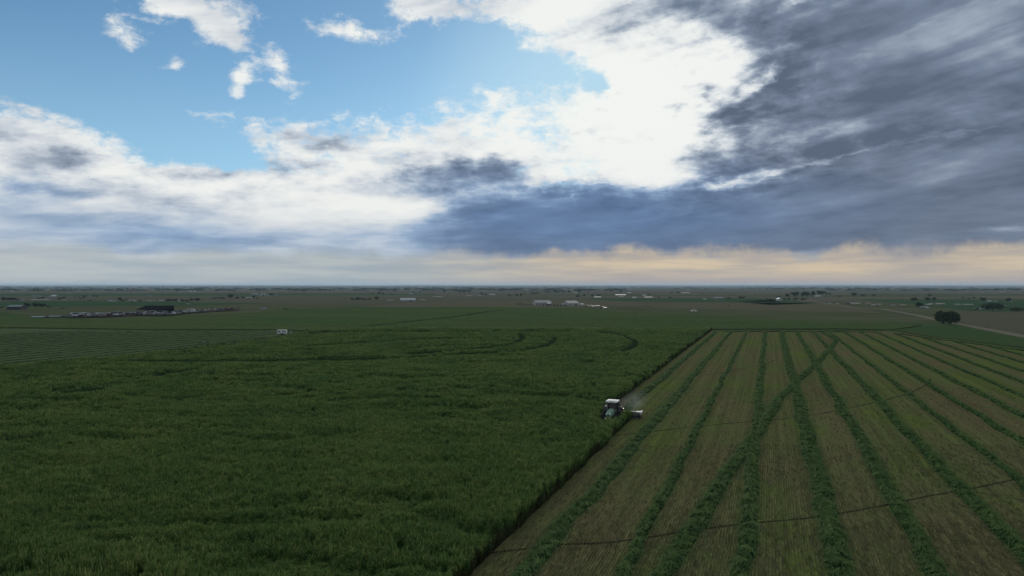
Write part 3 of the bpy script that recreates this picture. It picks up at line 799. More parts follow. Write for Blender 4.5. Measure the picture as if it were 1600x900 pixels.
# ------------------------------------------------------------------ windrows of cut grass
def windrow(path, width, hgt, dens_k=1.0, label='', group='windrows of cut green forage lying on the stubble', cat='windrow', mat=None):
    """heaped swath: lumpy mound plus thousands of loose arching blades"""
    P = np.array(path, float); seg = np.hypot(*(P[1:] - P[:-1]).T); cum = np.concatenate([[0], np.cumsum(seg)])
    L = cum[-1]; seed = random.randint(0, 9999)
    def at(u):
        return np.stack([np.interp(u, cum, P[:, 0]), np.interp(u, cum, P[:, 1])], -1)
    # mound
    us = []; u = 0.0
    while u < L:
        us.append(u); p = at(u); d = math.hypot(p[0], p[1]); u += min(max(d / 220., .22), 1.4)
    us.append(L); us = np.array(us); C = at(us); D = at(np.minimum(us + .5, L)) - at(np.maximum(us - .5, 0)); D /= np.linalg.norm(D, axis=1, keepdims=True)
    Nn = np.stack([D[:, 1], -D[:, 0]], 1)
    m = 9; v = np.linspace(-1, 1, m)
    meander = (fbm(us * .12, us * 0, 3, seed) - .5) * .9
    wl = width * (.80 + .45 * fbm(us * .35, us * 0 + 3, 3, seed + 1))
    taper = np.clip(np.minimum(us, L - us) / 1.5 + .1, 0, 1)
    X = C[:, None, 0] + Nn[:, None, 0] * (meander[:, None] + v[None] * wl[:, None] / 2)
    Y = C[:, None, 1] + Nn[:, None, 1] * (meander[:, None] + v[None] * wl[:, None] / 2)
    lump = .15 + 1.7 * np.clip(fbm(X * 1.1, Y * 1.1, 3, seed + 2) * 1.9 - .45, 0, 1)
    Zz = hgt * .70 * np.clip(1 - v[None] ** 2, 0, 1) ** .7 * lump * taper[:, None] + .008
    Zz[:, 0] = .005; Zz[:, -1] = .005
    V = [np.stack([X.ravel(), Y.ravel(), Zz.ravel()], 1)]
    I = np.arange(len(us) * m).reshape(len(us), m)
    Qm = np.stack([I[:-1, :-1].ravel(), I[:-1, 1:].ravel(), I[1:, 1:].ravel(), I[1:, :-1].ravel()], 1)
    nb0 = len(V[0])
    # blades
    nb = 0; U = []; 
    for i in range(int(L / 2) + 1):
        a = i * 2.0
        if a >= L: break
        p = at(a); d = math.hypot(p[0], p[1])
        if abs(p[0]) > p[1] * .82 + 14 or p[1] < 36: continue
        dn = 70 * min(1, (58. / d) ** 1.25) * dens_k
        U.append(a + rng.random(int(dn * width * 2.0)) * min(2.0, L - a))
    quads = [Qm]; tris = []; n_q = len(Qm)
    if U:
        U = np.concatenate(U); n = len(U); c = at(U); dist = np.hypot(c[:, 0], c[:, 1])
        dd = at(np.minimum(U + .5, L)) - at(np.maximum(U - .5, 0)); dd /= np.linalg.norm(dd, axis=1, keepdims=True) + 1e-9
        nn = np.stack([dd[:, 1], -dd[:, 0]], 1)
        vv = np.clip(rng.normal(0, .60, n), -1.9, 1.9)
        mu = np.interp(U, us, meander); ww = np.interp(U, us, wl)
        px = c[:, 0] + nn[:, 0] * (mu + vv * ww / 2); py = c[:, 1] + nn[:, 1] * (mu + vv * ww / 2)
        lm = .15 + 1.7 * np.clip(fbm(px * 1.1, py * 1.1, 3, seed + 2) * 1.9 - .45, 0, 1)
        tp = np.interp(U, us, taper)
        pz = hgt * .70 * np.clip(1 - vv ** 2, 0, 1) ** .7 * lm * tp + rng.uniform(0, .10, n)
        sc = np.clip(dist / 58., 1, 3.6) ** .75
        # tossed direction: clumps share a direction
        ang = np.arctan2(dd[:, 1], dd[:, 0]) + np.where(rng.random(n) < .5, 0, math.pi) + np.where(vv > 0, 1, -1) * rng.uniform(.3, 1.1, n) + (fbm(px * .8, py * .8, 2, seed + 5) - .5) * 4 + rng.normal(0, .3, n)
        ln = rng.uniform(.35, .85, n) * np.sqrt(sc); wd = rng.uniform(.025, .050, n) * sc
        dx, dy = np.cos(ang), np.sin(ang); qx, qy = -dy * wd / 2, dx * wd / 2
        lift = rng.uniform(.02, .26, n) * tp
        o_ = nb0
        v0 = np.stack([px - dx * ln / 2 - qx, py - dy * ln / 2 - qy, pz], 1); v1 = np.stack([px - dx * ln / 2 + qx, py - dy * ln / 2 + qy, pz], 1)
        v2 = np.stack([px + qx, py + qy, pz + lift], 1); v3 = np.stack([px - qx, py - qy, pz + lift * .9], 1)
        v4 = np.stack([px + dx * ln / 2, py + dy * ln / 2, np.maximum(pz - .05 + rng.uniform(-.05, .12, n), .02)], 1)
        B = np.stack([v0, v1, v2, v3, v4], 1).reshape(-1, 3); V.append(B)
        k = o_ + np.arange(n) * 5
        quads.append(np.stack([k, k + 1, k + 2, k + 3], 1)); tris = np.stack([k + 3, k + 2, k + 4], 1)
        nb = n
    me = mesh_np('windrow', np.concatenate(V), np.concatenate(quads), tris if len(tris) else None)
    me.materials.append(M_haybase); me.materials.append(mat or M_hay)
    mi = np.zeros(len(me.polygons), np.int32); mi[n_q:] = 1
    me.polygons.foreach_set('material_index', mi)
    o = link('windrow', me); tag(o, label, cat, group); return o

def row_path(s, t0, t1, far=None):
    pts = []
    for t in np.arange(t0, t1, 6.0): pts.append(ST(s, t))
    pts.append(ST(s, t1)); return pts
def t_end(s):
    # far end where the row meets the headland (y = 313) or the right border (x = 170)
    t = (312.0 - s * NY) / RY
    x = s * NX + t * RX
    if x > 169: t = (169 - s * NX) / RX
    return t
names = ['just right of the standing crop', 'second from the standing crop', 'nearly upright in view, meeting the diagonal windrow',
         'broad, directly right of the nearly upright one', 'second to the right of the nearly upright one', 'running out of the lower right corner of view']
S_ROWS = [-16.7, -9.9, -1.9, 4.9, 11.6, 18.5] + [18.5 + 6.6 * i for i in range(1, 19)]
WIDTH = {0: 1.65, 1: 1.0, 2: 1.35, 3: 1.85, 4: 1.6, 5: 1.6}
for i, s in enumerate(S_ROWS):
    te = t_end(s)
    t0 = max(34.0, 0)
    # start where the row enters the frame on the right
    t_in = 40.0
    for t in np.arange(34, te, 2.0):
        x, y = ST(s, t)
        if abs(x) < .80 * y + 8: t_in = t; break
    if te - t_in < 14: continue
    if i < 6: lab = 'windrow of cut green forage ' + names[i]
    elif i < 24: lab = 'windrow at the right, number ordinal'
    k = i - 5
    ords = ['first', 'second', 'third', 'fourth', 'fifth', 'sixth', 'seventh', 'eighth', 'ninth', 'tenth', 'eleventh', 'twelfth', 'thirteenth', 'fourteenth', 'fifteenth', 'sixteenth', 'seventeenth', 'eighteenth', 'nineteenth']
    if i >= 6: lab = 'thin green windrow on the right side, %s beyond the one leaving the lower right corner' % ords[i - 6]
    windrow(row_path(s, t_in, te), WIDTH.get(i, 1.3 if i % 3 else 1.05), .34 if i < 6 else .28, 1.0, lab)
# new swath behind the mower
windrow(row_path(-23.0, T_MOW + 6, t_end(-23.0)), 1.7, .30, .7, 'freshly laid narrow windrow trailing away behind the tractor')
# windrow that cuts diagonally across the others and hooks round at its far end
diag = [W(1010, 925), W(1033, 900), W(1062, 860), W(1105, 788), W(1140, 733), W(1180, 683), W(1232, 609), W(1277, 567), W(1299, 544), W(1305, 535), W(1303, 529), (139.0, 306)]
windrow(smooth_path(diag), 1.6, .36, 1.0, 'diagonal windrow crossing the straight ones, hooked at its far end')
# headland swath along the far border of the mown field
windrow([W(1128, 518.6), W(1200, 518.4), W(1290, 518.6), W(1380, 519.4)], 1.6, .35, .6, 'low windrow along the far headland of the mown field')
windrow(smooth_path(WP((1400, 521.0), (1460, 529.5), (1530, 538.5), (1600, 548.0), (1660, 556))), 1.5, .35, .6, 'low windrow beside the dark ditch on the far right border')

# left mown field rows
lname = 'windrows on the far left mown field'
k = 0
dl = Vector((W(470, 522)[0] - W(0, 578)[0], W(470, 522)[1] - W(0, 578)[1])).normalized(); nl = Vector((-dl.y, dl.x))
base = Vector(W(0, 578))
lwords = ['nearest', 'second nearest', 'third', 'fourth', 'fifth', 'sixth', 'seventh', 'eighth', 'ninth', 'tenth', 'eleventh', 'twelfth', 'thirteenth', 'fourteenth', 'fifteenth', 'sixteenth', 'seventeenth', 'farthest']
for k in range(18):
    off = 4.5 + k * 6.7
    a = base + nl * off
    pts = []
    for u in np.arange(-60, 180, 6):
        p = a + dl * float(u)
        if p.y < 322 - k * .3 and p.x > -.80 * p.y - 12 and p.y > 60 and p.x < W(455, 518)[0] + 2: pts.append((p.x, p.y))
    if len(pts) > 2: windrow(pts, .9, .22, .5, 'thin windrow on the left mown field, %s from the standing crop' % lwords[k], lname, mat=mat_leaf('dull_hay', [(.030, .055, .022), (.050, .085, .032), (.070, .105, .045)], .5, .12, 0))

# ------------------------------------------------------------------ stubble stalks on the mown strips
def stub_tuft(seed):
    r = random.Random(seed); V = []; Q = []
    for k in range(9):
        y = r.uniform(-.35, .35); x = r.gauss(0, .035); h = r.uniform(.05, .13); a = r.uniform(0, 3.14); w = .012
        lx, ly = r.uniform(-.03, .03), r.uniform(-.03, .03)
        i = len(V); c, s = w * math.cos(a), w * math.sin(a)
        V += [(x - c, y - s, 0), (x + c, y + s, 0), (x + c + lx, y + s + ly, h), (x - c + lx, y - s + ly, h)]; Q.append((i, i + 1, i + 2, i + 3))
    me = mesh_np('stubble_tuft', V, Q); me.materials.append(M_stubleaf); return me
M_stubleaf = mat_leaf('stubble_stalk', [(.060, .075, .028), (.100, .100, .045), (.170, .150, .085)], .25, .1, 1.0)
def stub_points():
    out = []
    for (y0, y1, dens) in ((38, 60, 9), (60, 90, 4), (90, 140, 1.0)):
        n = int(170 * (y1 - y0) * dens); x = rng.uniform(-30, 140, n); y = rng.uniform(y0, y1, n)
        s, t = to_st(x, y); s = np.round(s / .24) * .24 + rng.normal(0, .015, n)
        x = s * NX + t * RX; y = s * NY + t * RY
        k = (s > np.where(t < T_MOW, S_NEAR, S_FAR) + .3) & (x < .80 * y + 8)
        out.append(np.stack([x[k], y[k], np.full(k.sum(), .016)], 1))
    return np.concatenate(out)
P = stub_points(); n = len(P); print('stubble', n)
scatter('stubble', P, -VA + rng.normal(0, .05, n), np.repeat(rng.uniform(.8, 1.5, n)[:, None], 3, 1), rng.normal(0, .05, (n, 2)), [stub_tuft(i) for i in range(6)],
        'short cut stubble in drill rows between the windrows', 'stubble')

# ------------------------------------------------------------------ the tractor
def paint(name, col, rough=.35, metal=0.0, var=.12): return mat_simple(name, col, rough, metal, var, 2.5, .5)
P_GREEN = paint('hood_green', (.16, .27, .19), .5); P_WHITE = paint('roof_white', (.42, .44, .42), .65); P_DARK = paint('chassis_dark', (.03, .032, .032), .6)
P_TYRE = paint('tyre_rubber', (.016, .016, .017), .85); P_RIM = paint('rim_paint', (.30, .32, .30)); P_RED = paint('red_paint', (.30, .03, .02))
P_STEEL = paint('steel', (.14, .14, .13), .7, .2); P_CHROME = paint('lamp_lens', (.85, .86, .84), .12)
def mat_glass():
    m = bpy.data.materials.new('cab_glass'); m.use_nodes = True; b = m.node_tree.nodes['Principled BSDF']
    g = G(m.node_tree); n = g.noise(g.node('ShaderNodeTexCoord').outputs['Object'], 1.5, 3, .5)
    c = g.ramp(n, [(.3, (.010, .014, .016)), (.7, (.02, .026, .03))]); m.node_tree.links.new(c, b.inputs['Base Color'])
    b.inputs['Roughness'].default_value = .06; b.inputs['Transmission Weight'].default_value = .55; b.inputs['IOR'].default_value = 1.3
    return m
GLASS = mat_glass()

def part(name, parent, mat, fn, label=None, smooth=False):
    bm = bmesh.new(); fn(bm); o = link(name, bm_mesh(name, bm, smooth), mat, parent)
    if label: o['label'] = label
    return o

def tractor(loc, rz):
    # local axes: -Y is forward (towards the camera), X to the right in view
    T = empty('tractor', loc, rz, 1.04)
    tag(T, 'tractor with pale green hood and white cab roof driving through the tall crop', 'tractor')
    def body(bm):
        box_bm(bm, -.34, .34, -2.35, 1.0, .62, 1.05, bevel=.05); box_bm(bm, -.42, .42, .4, 1.5, .75, 1.35, bevel=.06)
        box_bm(bm, -.95, .95, -1.92, -1.70, .62, .82, bevel=.03); box_bm(bm, -1.0, 1.0, .82, 1.04, .82, 1.04, bevel=.03)
    part('chassis', T, P_DARK, body)
    def hood(bm):
        sec = [(-2.62, .24, 1.06, 1.50), (-2.50, .36, .98, 1.66), (-1.9, .41, 1.0, 1.78), (-1.0, .44, 1.05, 1.88), (-.35, .46, 1.05, 1.94)]
        rings = []
        for y, w, z0, z1 in sec:
            pts = [(-w, z0), (w, z0), (w * 1.02, z0 + (z1 - z0) * .6), (w * .86, z1 - .10), (w * .55, z1), (-w * .55, z1), (-w * .86, z1 - .10), (-w * 1.02, z0 + (z1 - z0) * .6)]
            rings.append([bm.verts.new((x, y, z)) for x, z in pts])
        for a, b in zip(rings[:-1], rings[1:]):
            for i in range(8): bm.faces.new((a[i], a[(i + 1) % 8], b[(i + 1) % 8], b[i]))
        bm.faces.new(rings[0][::-1]); bm.faces.new(rings[-1])
    h = part('hood', T, P_GREEN, hood, smooth=False)
    part('grille', h, P_DARK, lambda bm: [box_bm(bm, -.20, .20, -2.66, -2.60, 1.12 + i * .055, 1.15 + i * .055) for i in range(6)])
    for sx in (-1, 1): part('headlight', h, P_CHROME, lambda bm: box_bm(bm, sx * .25 - .10, sx * .25 + .10, -2.60, -2.46, 1.44, 1.57, bevel=.02))
    part('front_weight', T, paint('weight_paint', (.42, .45, .42)), lambda bm: [box_bm(bm, -.36 + i * .12, -.26 + i * .12, -3.05, -2.62, .62, 1.0, bevel=.03) for i in range(7)])
    def cab(bm):
        for sx in (-1, 1):
            tube_bm(bm, (sx * .68, -.30, 1.25), (sx * .74, -.12, 2.78), .05, .045, 6); tube_bm(bm, (sx * .84, .55, 1.25), (sx * .82, .55, 2.80), .05, .05, 6)
            tube_bm(bm, (sx * .80, 1.25, 1.45), (sx * .76, 1.20, 2.78), .05, .05, 6)
        box_bm(bm, -.80, .80, -.36, 1.30, 1.18, 1.34, bevel=.03)
        box_bm(bm, -.30, .30, .55, 1.05, 1.35, 1.80, bevel=.08); box_bm(bm, -.26, .26, .95, 1.10, 1.75, 2.35, bevel=.06)   # seat
        tube_bm(bm, (0, .02, 1.35), (0, .18, 1.95), .04)
    c = part('cab_frame', T, P_DARK, cab)
    def roof(bm):
        box_bm(bm, -.90, .90, -.45, 1.42, 2.80, 3.04, bevel=.09); box_bm(bm, -.55, .55, -.15, 1.1, 3.02, 3.09, bevel=.03)
    r = part('cab_roof', T, P_WHITE, roof)
    for x in (-.62, -.38, .38, .62): part('work_light', r, P_CHROME, lambda bm: box_bm(bm, x - .08, x + .08, -.50, -.42, 2.84, 2.95, bevel=.02))
    def pane(name, q):
        def f(bm):
            vs = [bm.verts.new(p) for p in q]; fc = bm.faces.new(vs); r = bmesh.ops.extrude_face_region(bm, geom=[fc]); n = fc.normal.copy() if fc.normal.length else Vector((0, 1, 0))
            fc.normal_update(); n = fc.normal
            for e in r['geom']:
                if isinstance(e, bmesh.types.BMVert): e.co += n * .012
        part(name, T, GLASS, f)
    pane('windscreen', [(-.62, -.29, 1.36), (.62, -.29, 1.36), (.68, -.13, 2.76), (-.68, -.13, 2.76)])
    pane('rear_window', [(-.72, 1.24, 1.50), (.72, 1.24, 1.50), (.70, 1.20, 2.76), (-.70, 1.20, 2.76)])
    for sx in (-1, 1):
        pane('side_window', [(sx * .71, -.24, 1.36), (sx * .84, .50, 1.36), (sx * .82, .50, 2.76), (sx * .75, -.08, 2.76)])
        def wheel(cx, cy, rad, w, lugs):
            o = part('wheel', T, P_TYRE, lambda bm: wheel_bm(bm, (cx, cy, rad), rad, w, lugs=lugs, n=28, inner=.58))
            def rim(bm):
                tube_bm(bm, (cx - w * .30, cy, rad), (cx + w * .30, cy, rad), rad * .60, rad * .60, 20); tube_bm(bm, (cx - w * .48, cy, rad), (cx + w * .48, cy, rad), rad * .20, rad * .20, 12)
            part('rim', o, P_RIM, rim)
        wheel(sx * .98, .95, .98, .62, 22); wheel(sx * .94, -1.82, .70, .50, 18)
        def fender(bm):
            prof = [(.95 + 1.10 * math.cos(a), .98 + 1.10 * math.sin(a)) for a in np.linspace(.25, 2.7, 9)] + [(.95 + 1.06 * math.cos(a), .98 + 1.06 * math.sin(a)) for a in np.linspace(2.7, .25, 9)]
            prism_bm(bm, prof, sx * .70, sx * 1.30)
        part('fender', T, P_DARK, fender)
        [part('step', T, P_DARK, lambda bm: box_bm(bm, min(sx * .78, sx * 1.02), max(sx * .78, sx * 1.02), -.25, .05, .45 + i * .3, .49 + i * .3)) for i in range(3)]
        def mirror(bm):
            tube_bm(bm, (sx * .74, -.15, 2.70), (sx * 1.28, -.32, 2.62), .022); box_bm(bm, sx * 1.28 - .10, sx * 1.28 + .10, -.36, -.30, 2.22, 2.60, bevel=.02)
        part('mirror', T, P_DARK, mirror)
    part('exhaust', T, P_STEEL, lambda bm: (tube_bm(bm, (-.60, -.55, 1.35), (-.60, -.55, 2.75), .075, .075, 10), tube_bm(bm, (-.60, -.55, 2.75), (-.60, -.48, 2.92), .05, .05, 10)))
    part('hitch', T, P_DARK, lambda bm: (tube_bm(bm, (-.35, 1.5, .8), (-.40, 2.3, .6), .05), tube_bm(bm, (.35, 1.5, .8), (.40, 2.3, .6), .05), tube_bm(bm, (0, 1.5, 1.3), (0, 2.3, 1.1), .045)))
    return T
tx, ty = ST(TR_S, TR_T)
# its forward axis (-Y local) points back down the row towards the camera
tractor((tx, ty, 0.0), -VA)

def mower(loc, rz):
    M_ = empty('mower', loc, rz)
    tag(M_, 'wide rear mower with pale end shield cutting the edge of the crop beside the tractor', 'mower')
    part('cutter_deck', M_, P_DARK, lambda bm: (box_bm(bm, -2.6, 3.1, -.55, .55, .12, .50, bevel=.06), box_bm(bm, -2.6, 3.1, -.80, -.50, .10, .20)))
    part('conditioner_hood', M_, paint('mower_grey', (.10, .11, .10), .7), lambda bm: prism_bm(bm, [(-.45, .52), (.35, .52), (1.15, .45), (1.15, .62), (.40, 1.00), (-.30, 1.02)], -2.4, 2.9))
    part('end_shield', M_, P_WHITE, lambda bm: box_bm(bm, 3.0, 3.28, -.85, .75, .78, 1.12, bevel=.05), 'pale shield on the outer end')
    part('end_shield', M_, P_WHITE, lambda bm: box_bm(bm, 2.45, 3.0, -.78, .2, 1.02, 1.10, bevel=.02))
    for x in (-1.6, 1.6):
        def wh(bm): wheel_bm(bm, (x, 1.55, .40), .40, .30, n=20, inner=.5)
        w = part('wheel', M_, P_TYRE, wh); part('rim', w, P_RIM, lambda bm: tube_bm(bm, (x - .1, 1.55, .40), (x + .1, 1.55, .40), .21, .21, 14))
    part('frame', M_, P_RED, lambda bm: (box_bm(bm, -1.75, 1.75, 1.25, 1.42, .55, .72, bevel=.02), box_bm(bm, -.12, .12, -2.1, 1.3, 1.02, 1.2, bevel=.02), tube_bm(bm, (0, -2.1, 1.1), (-.1, -2.9, .7), .07)))
    for i in range(9):
        x = -2.2 + i * .60
        part('cutting_disc', M_, P_STEEL, lambda bm: (tube_bm(bm, (x, -.68, .08), (x, -.68, .14), .22, .18, 12), box_bm(bm, x - .27, x + .27, -.71, -.65, .07, .085)))
    return M_
mx, my = ST(-22.2, T_MOW + .4)
mower((mx, my, 0.0), -VA)

# dust and chaff thrown up behind the mower: a soft volume
def dust():
    bm = bmesh.new()
    bmesh.ops.create_icosphere(bm, subdivisions=3, radius=1.0)
    for v in bm.verts:
        f = 1 + .25 * (math.sin(v.co.x * 5 + 1) * math.cos(v.co.y * 4) + math.sin(v.co.z * 6)); v.co = Vector((v.co.x * 2.6 * f, v.co.y * 11.0 * f, max(v.co.z * 1.7 * f + 1.5, .06)))
    me = bm_mesh('dust_cloud', bm, True)
    m = bpy.data.materials.new('dust'); m.use_nodes = True; t = m.node_tree; t.nodes.clear(); g = G(t)
    out = g.node('ShaderNodeOutputMaterial'); pv = g.node('ShaderNodeVolumePrincipled')
    co = g.node('ShaderNodeTexCoord').outputs['Object']; X = g.sep(co)
    q = g.node('ShaderNodeVectorMath', operation='LENGTH'); g.put(q.inputs[0], g.vscale(g.vadd(co, (0, 0, -1.0)), (1 / 2.9, 1 / 11.5, 1 / 2.0)))
    fall = g.ss(q.outputs['Value'], 1.0, .1); n = g.noise(co, .8, 5, .6)
    d = g.mul(g.mul(fall, g.ss(n, .38, .72)), g.ss(X[1], 9.0, -9.0, .15, 1.0))
    g.put(pv.inputs['Density'], g.mul(d, .11)); pv.inputs['Color'].default_value = (.86, .86, .80, 1)
    pv.inputs['Anisotropy'].default_value = 0.0
    t.links.new(pv.outputs[0], out.inputs['Volume'])
    o = link('dust_cloud', me, m); x, y = ST(-21.8, T_MOW + 11); o.location = (x, y, 0); o.rotation_euler = (0, 0, -VA)
    tag(o, 'thin bluish dust and chaff drifting behind the mower', 'dust', kind='stuff')
dust()

# ------------------------------------------------------------------ trees
def leaf_cloud(seed, lobes, nleaf, size, mat, name='crown'):
    """leaf-sized faces in uneven clumps spread through overlapping lobes"""
    r = np.random.default_rng(seed); V = []
    vol = np.array([a[3] * a[3] * a[4] for a in lobes]); vol /= vol.sum()
    pts = []
    for (x, y, z, rad, rz), f in zip(lobes, vol):
        n = max(int(nleaf * f), 12); nc = max(n // 14, 3)
        u = r.normal(size=(nc, 3)); u /= np.linalg.norm(u, axis=1, keepdims=True); rr = r.uniform(.45, 1.04, nc) ** .6
        c = u * rr[:, None] * np.array([rad, rad, rz]) + np.array([x, y, z])
        k = r.integers(0, nc, n); pts.append(c[k] + r.normal(size=(n, 3)) * rad * .13)
    P = np.concatenate(pts); n = len(P)
    a = r.normal(size=(n, 3)); a /= np.linalg.norm(a, axis=1, keepdims=True); b = np.cross(a, r.normal(size=(n, 3))); b /= np.linalg.norm(b, axis=1, keepdims=True)
    s = size * r.uniform(.6, 1.3, n)[:, None]
    V = np.stack([P - a * s, P + b * s * .55, P + a * s, P - b * s * .55], 1).reshape(-1, 3)
    Q = np.arange(n * 4).reshape(n, 4)
    me = mesh_np(name, V, Q); me.materials.append(mat); return me

def trunk_mesh(seed, h, r0, lobes, n=8):
    rr = random.Random(seed); bm = bmesh.new()
    tube_bm(bm, (0, 0, -.1), (0, 0, h * .35), r0 * 1.25, r0 * .9, n); fork = Vector((rr.uniform(-.1, .1), 0, h * .33))
    for (x, y, z, rad, rz) in lobes:
        mid = fork.lerp(Vector((x, y, z)), .5) + Vector((rr.uniform(-.3, .3), rr.uniform(-.3, .3), .2)) * rad * .2
        tube_bm(bm, fork, mid, r0 * .7, r0 * .42, 6); tube_bm(bm, mid, (x, y, z), r0 * .42, r0 * .15, 5)
        for _ in range(2):
            tube_bm(bm, mid, (x + rr.uniform(-.6, .6) * rad, y + rr.uniform(-.6, .6) * rad, z + rr.uniform(-.2, .5) * rz), r0 * .25, r0 * .08, 4)
    return bm_mesh('trunk', bm)

# tree shapes, unit height 1
def lobeset(seed, spread=.42, low=.5):
    r = random.Random(seed); L = [(0, 0, .62, .30 * spread / .42, .28)]
    for i in range(r.randint(4, 6)):
        a = r.uniform(0, 6.28); d = r.uniform(.35, .75) * spread
        L.append((d * math.cos(a), d * math.sin(a), r.uniform(low, .80), r.uniform(.15, .24) * spread / .42, r.uniform(.14, .20)))
    return L
PROTO = []
for i, (sp, low) in enumerate(((.42, .48), (.62, .42), (.34, .5), (.80, .38), (.22, .4), (.95, .32))):
    Lb = lobeset(40 + i, sp, low); PROTO.append((leaf_cloud(i, Lb, 1100, .085, M_tree), trunk_mesh(i, 1.0, .028, Lb, 6)))
WPROTO = leaf_cloud(77, lobeset(99, 1.0, .3), 1600, .085, M_tree2)
def tree(px, pb, wpx, hpx, label, group=None, shape=None, name='tree', cat='tree', mesh=None, rz=None):
    x, y = W(px, pb); sc = y / F; hh = hpx * sc; ww = wpx * sc
    k = shape if shape is not None else (0 if ww < hh * .95 else 1 if ww < hh * 1.4 else 3 if ww < hh * 2 else 5)
    if ww < hh * .55 and shape is None: k = 4
    nat = (.84, 1.24, .68, 1.6, .44, 1.9)[k]
    e = empty(name, (x, y, 0), random.uniform(0, 6.28) if rz is None else rz); e.scale = (ww / nat, ww / nat, hh * 1.08)
    tag(e, label, cat, group)
    c, tk = PROTO[k]
    link('crown', mesh or c, None, e); link('trunk', tk, M_bark, e)
    return e

# the big tree by the road: two merged domes, built in detail
def big_tree():
    x, y = W(1481, 506.5); s = y / F
    e = empty('tree', (x, y, 0)); tag(e, 'large dark double-domed tree standing alone beside the dirt road', 'tree')
    Lb = [(-4.6, 0, 4.6, 2.6, 2.9), (-3.2, .5, 6.2, 1.8, 1.7), (-5.6, -.3, 3.2, 1.8, 1.8), (-2.4, -1, 3.6, 2.4, 2.4), (2.0, 0, 4.4, 3.6, 2.7), (4.6, .4, 3.9, 2.5, 2.2), (.6, 1.0, 5.4, 2.4, 1.5), (3.3, -.6, 5.2, 2.3, 1.4), (5.6, 0, 2.9, 1.5, 1.4), (0, -1.5, 2.6, 2.6, 1.8), (-1.2, .6, 4.2, 2.6, 2.2), (-3.6, -1.0, 2.3, 2.4, 1.5), (3.4, -1.4, 2.3, 2.6, 1.5), (-.4, -1.2, 1.9, 2.6, 1.1), (2.6, 1.8, 3.0, 2.8, 1.7)]
    link('crown', leaf_cloud(5, [(x, y, z, r * .86, q * .9) for x, y, z, r, q in Lb], 10500, .27, M_tree), None, e)
    for bx, grp in ((-2.2, Lb[:4]), (1.4, Lb[4:])):
        bm = bmesh.new()
        tube_bm(bm, (bx, 0, -.1), (bx * 1.1, 0, 1.8), .42, .30, 9)
        for (lx, ly, lz, rr, _) in grp: tube_bm(bm, (bx * 1.1, 0, 1.7), ((bx + lx) / 2, ly / 2, (1.7 + lz) / 2 + .3), .22, .14, 6); tube_bm(bm, ((bx + lx) / 2, ly / 2, (1.7 + lz) / 2 + .3), (lx, ly, lz), .14, .05, 5)
        link('trunk', bm_mesh('trunk', bm), M_bark, e)
big_tree()

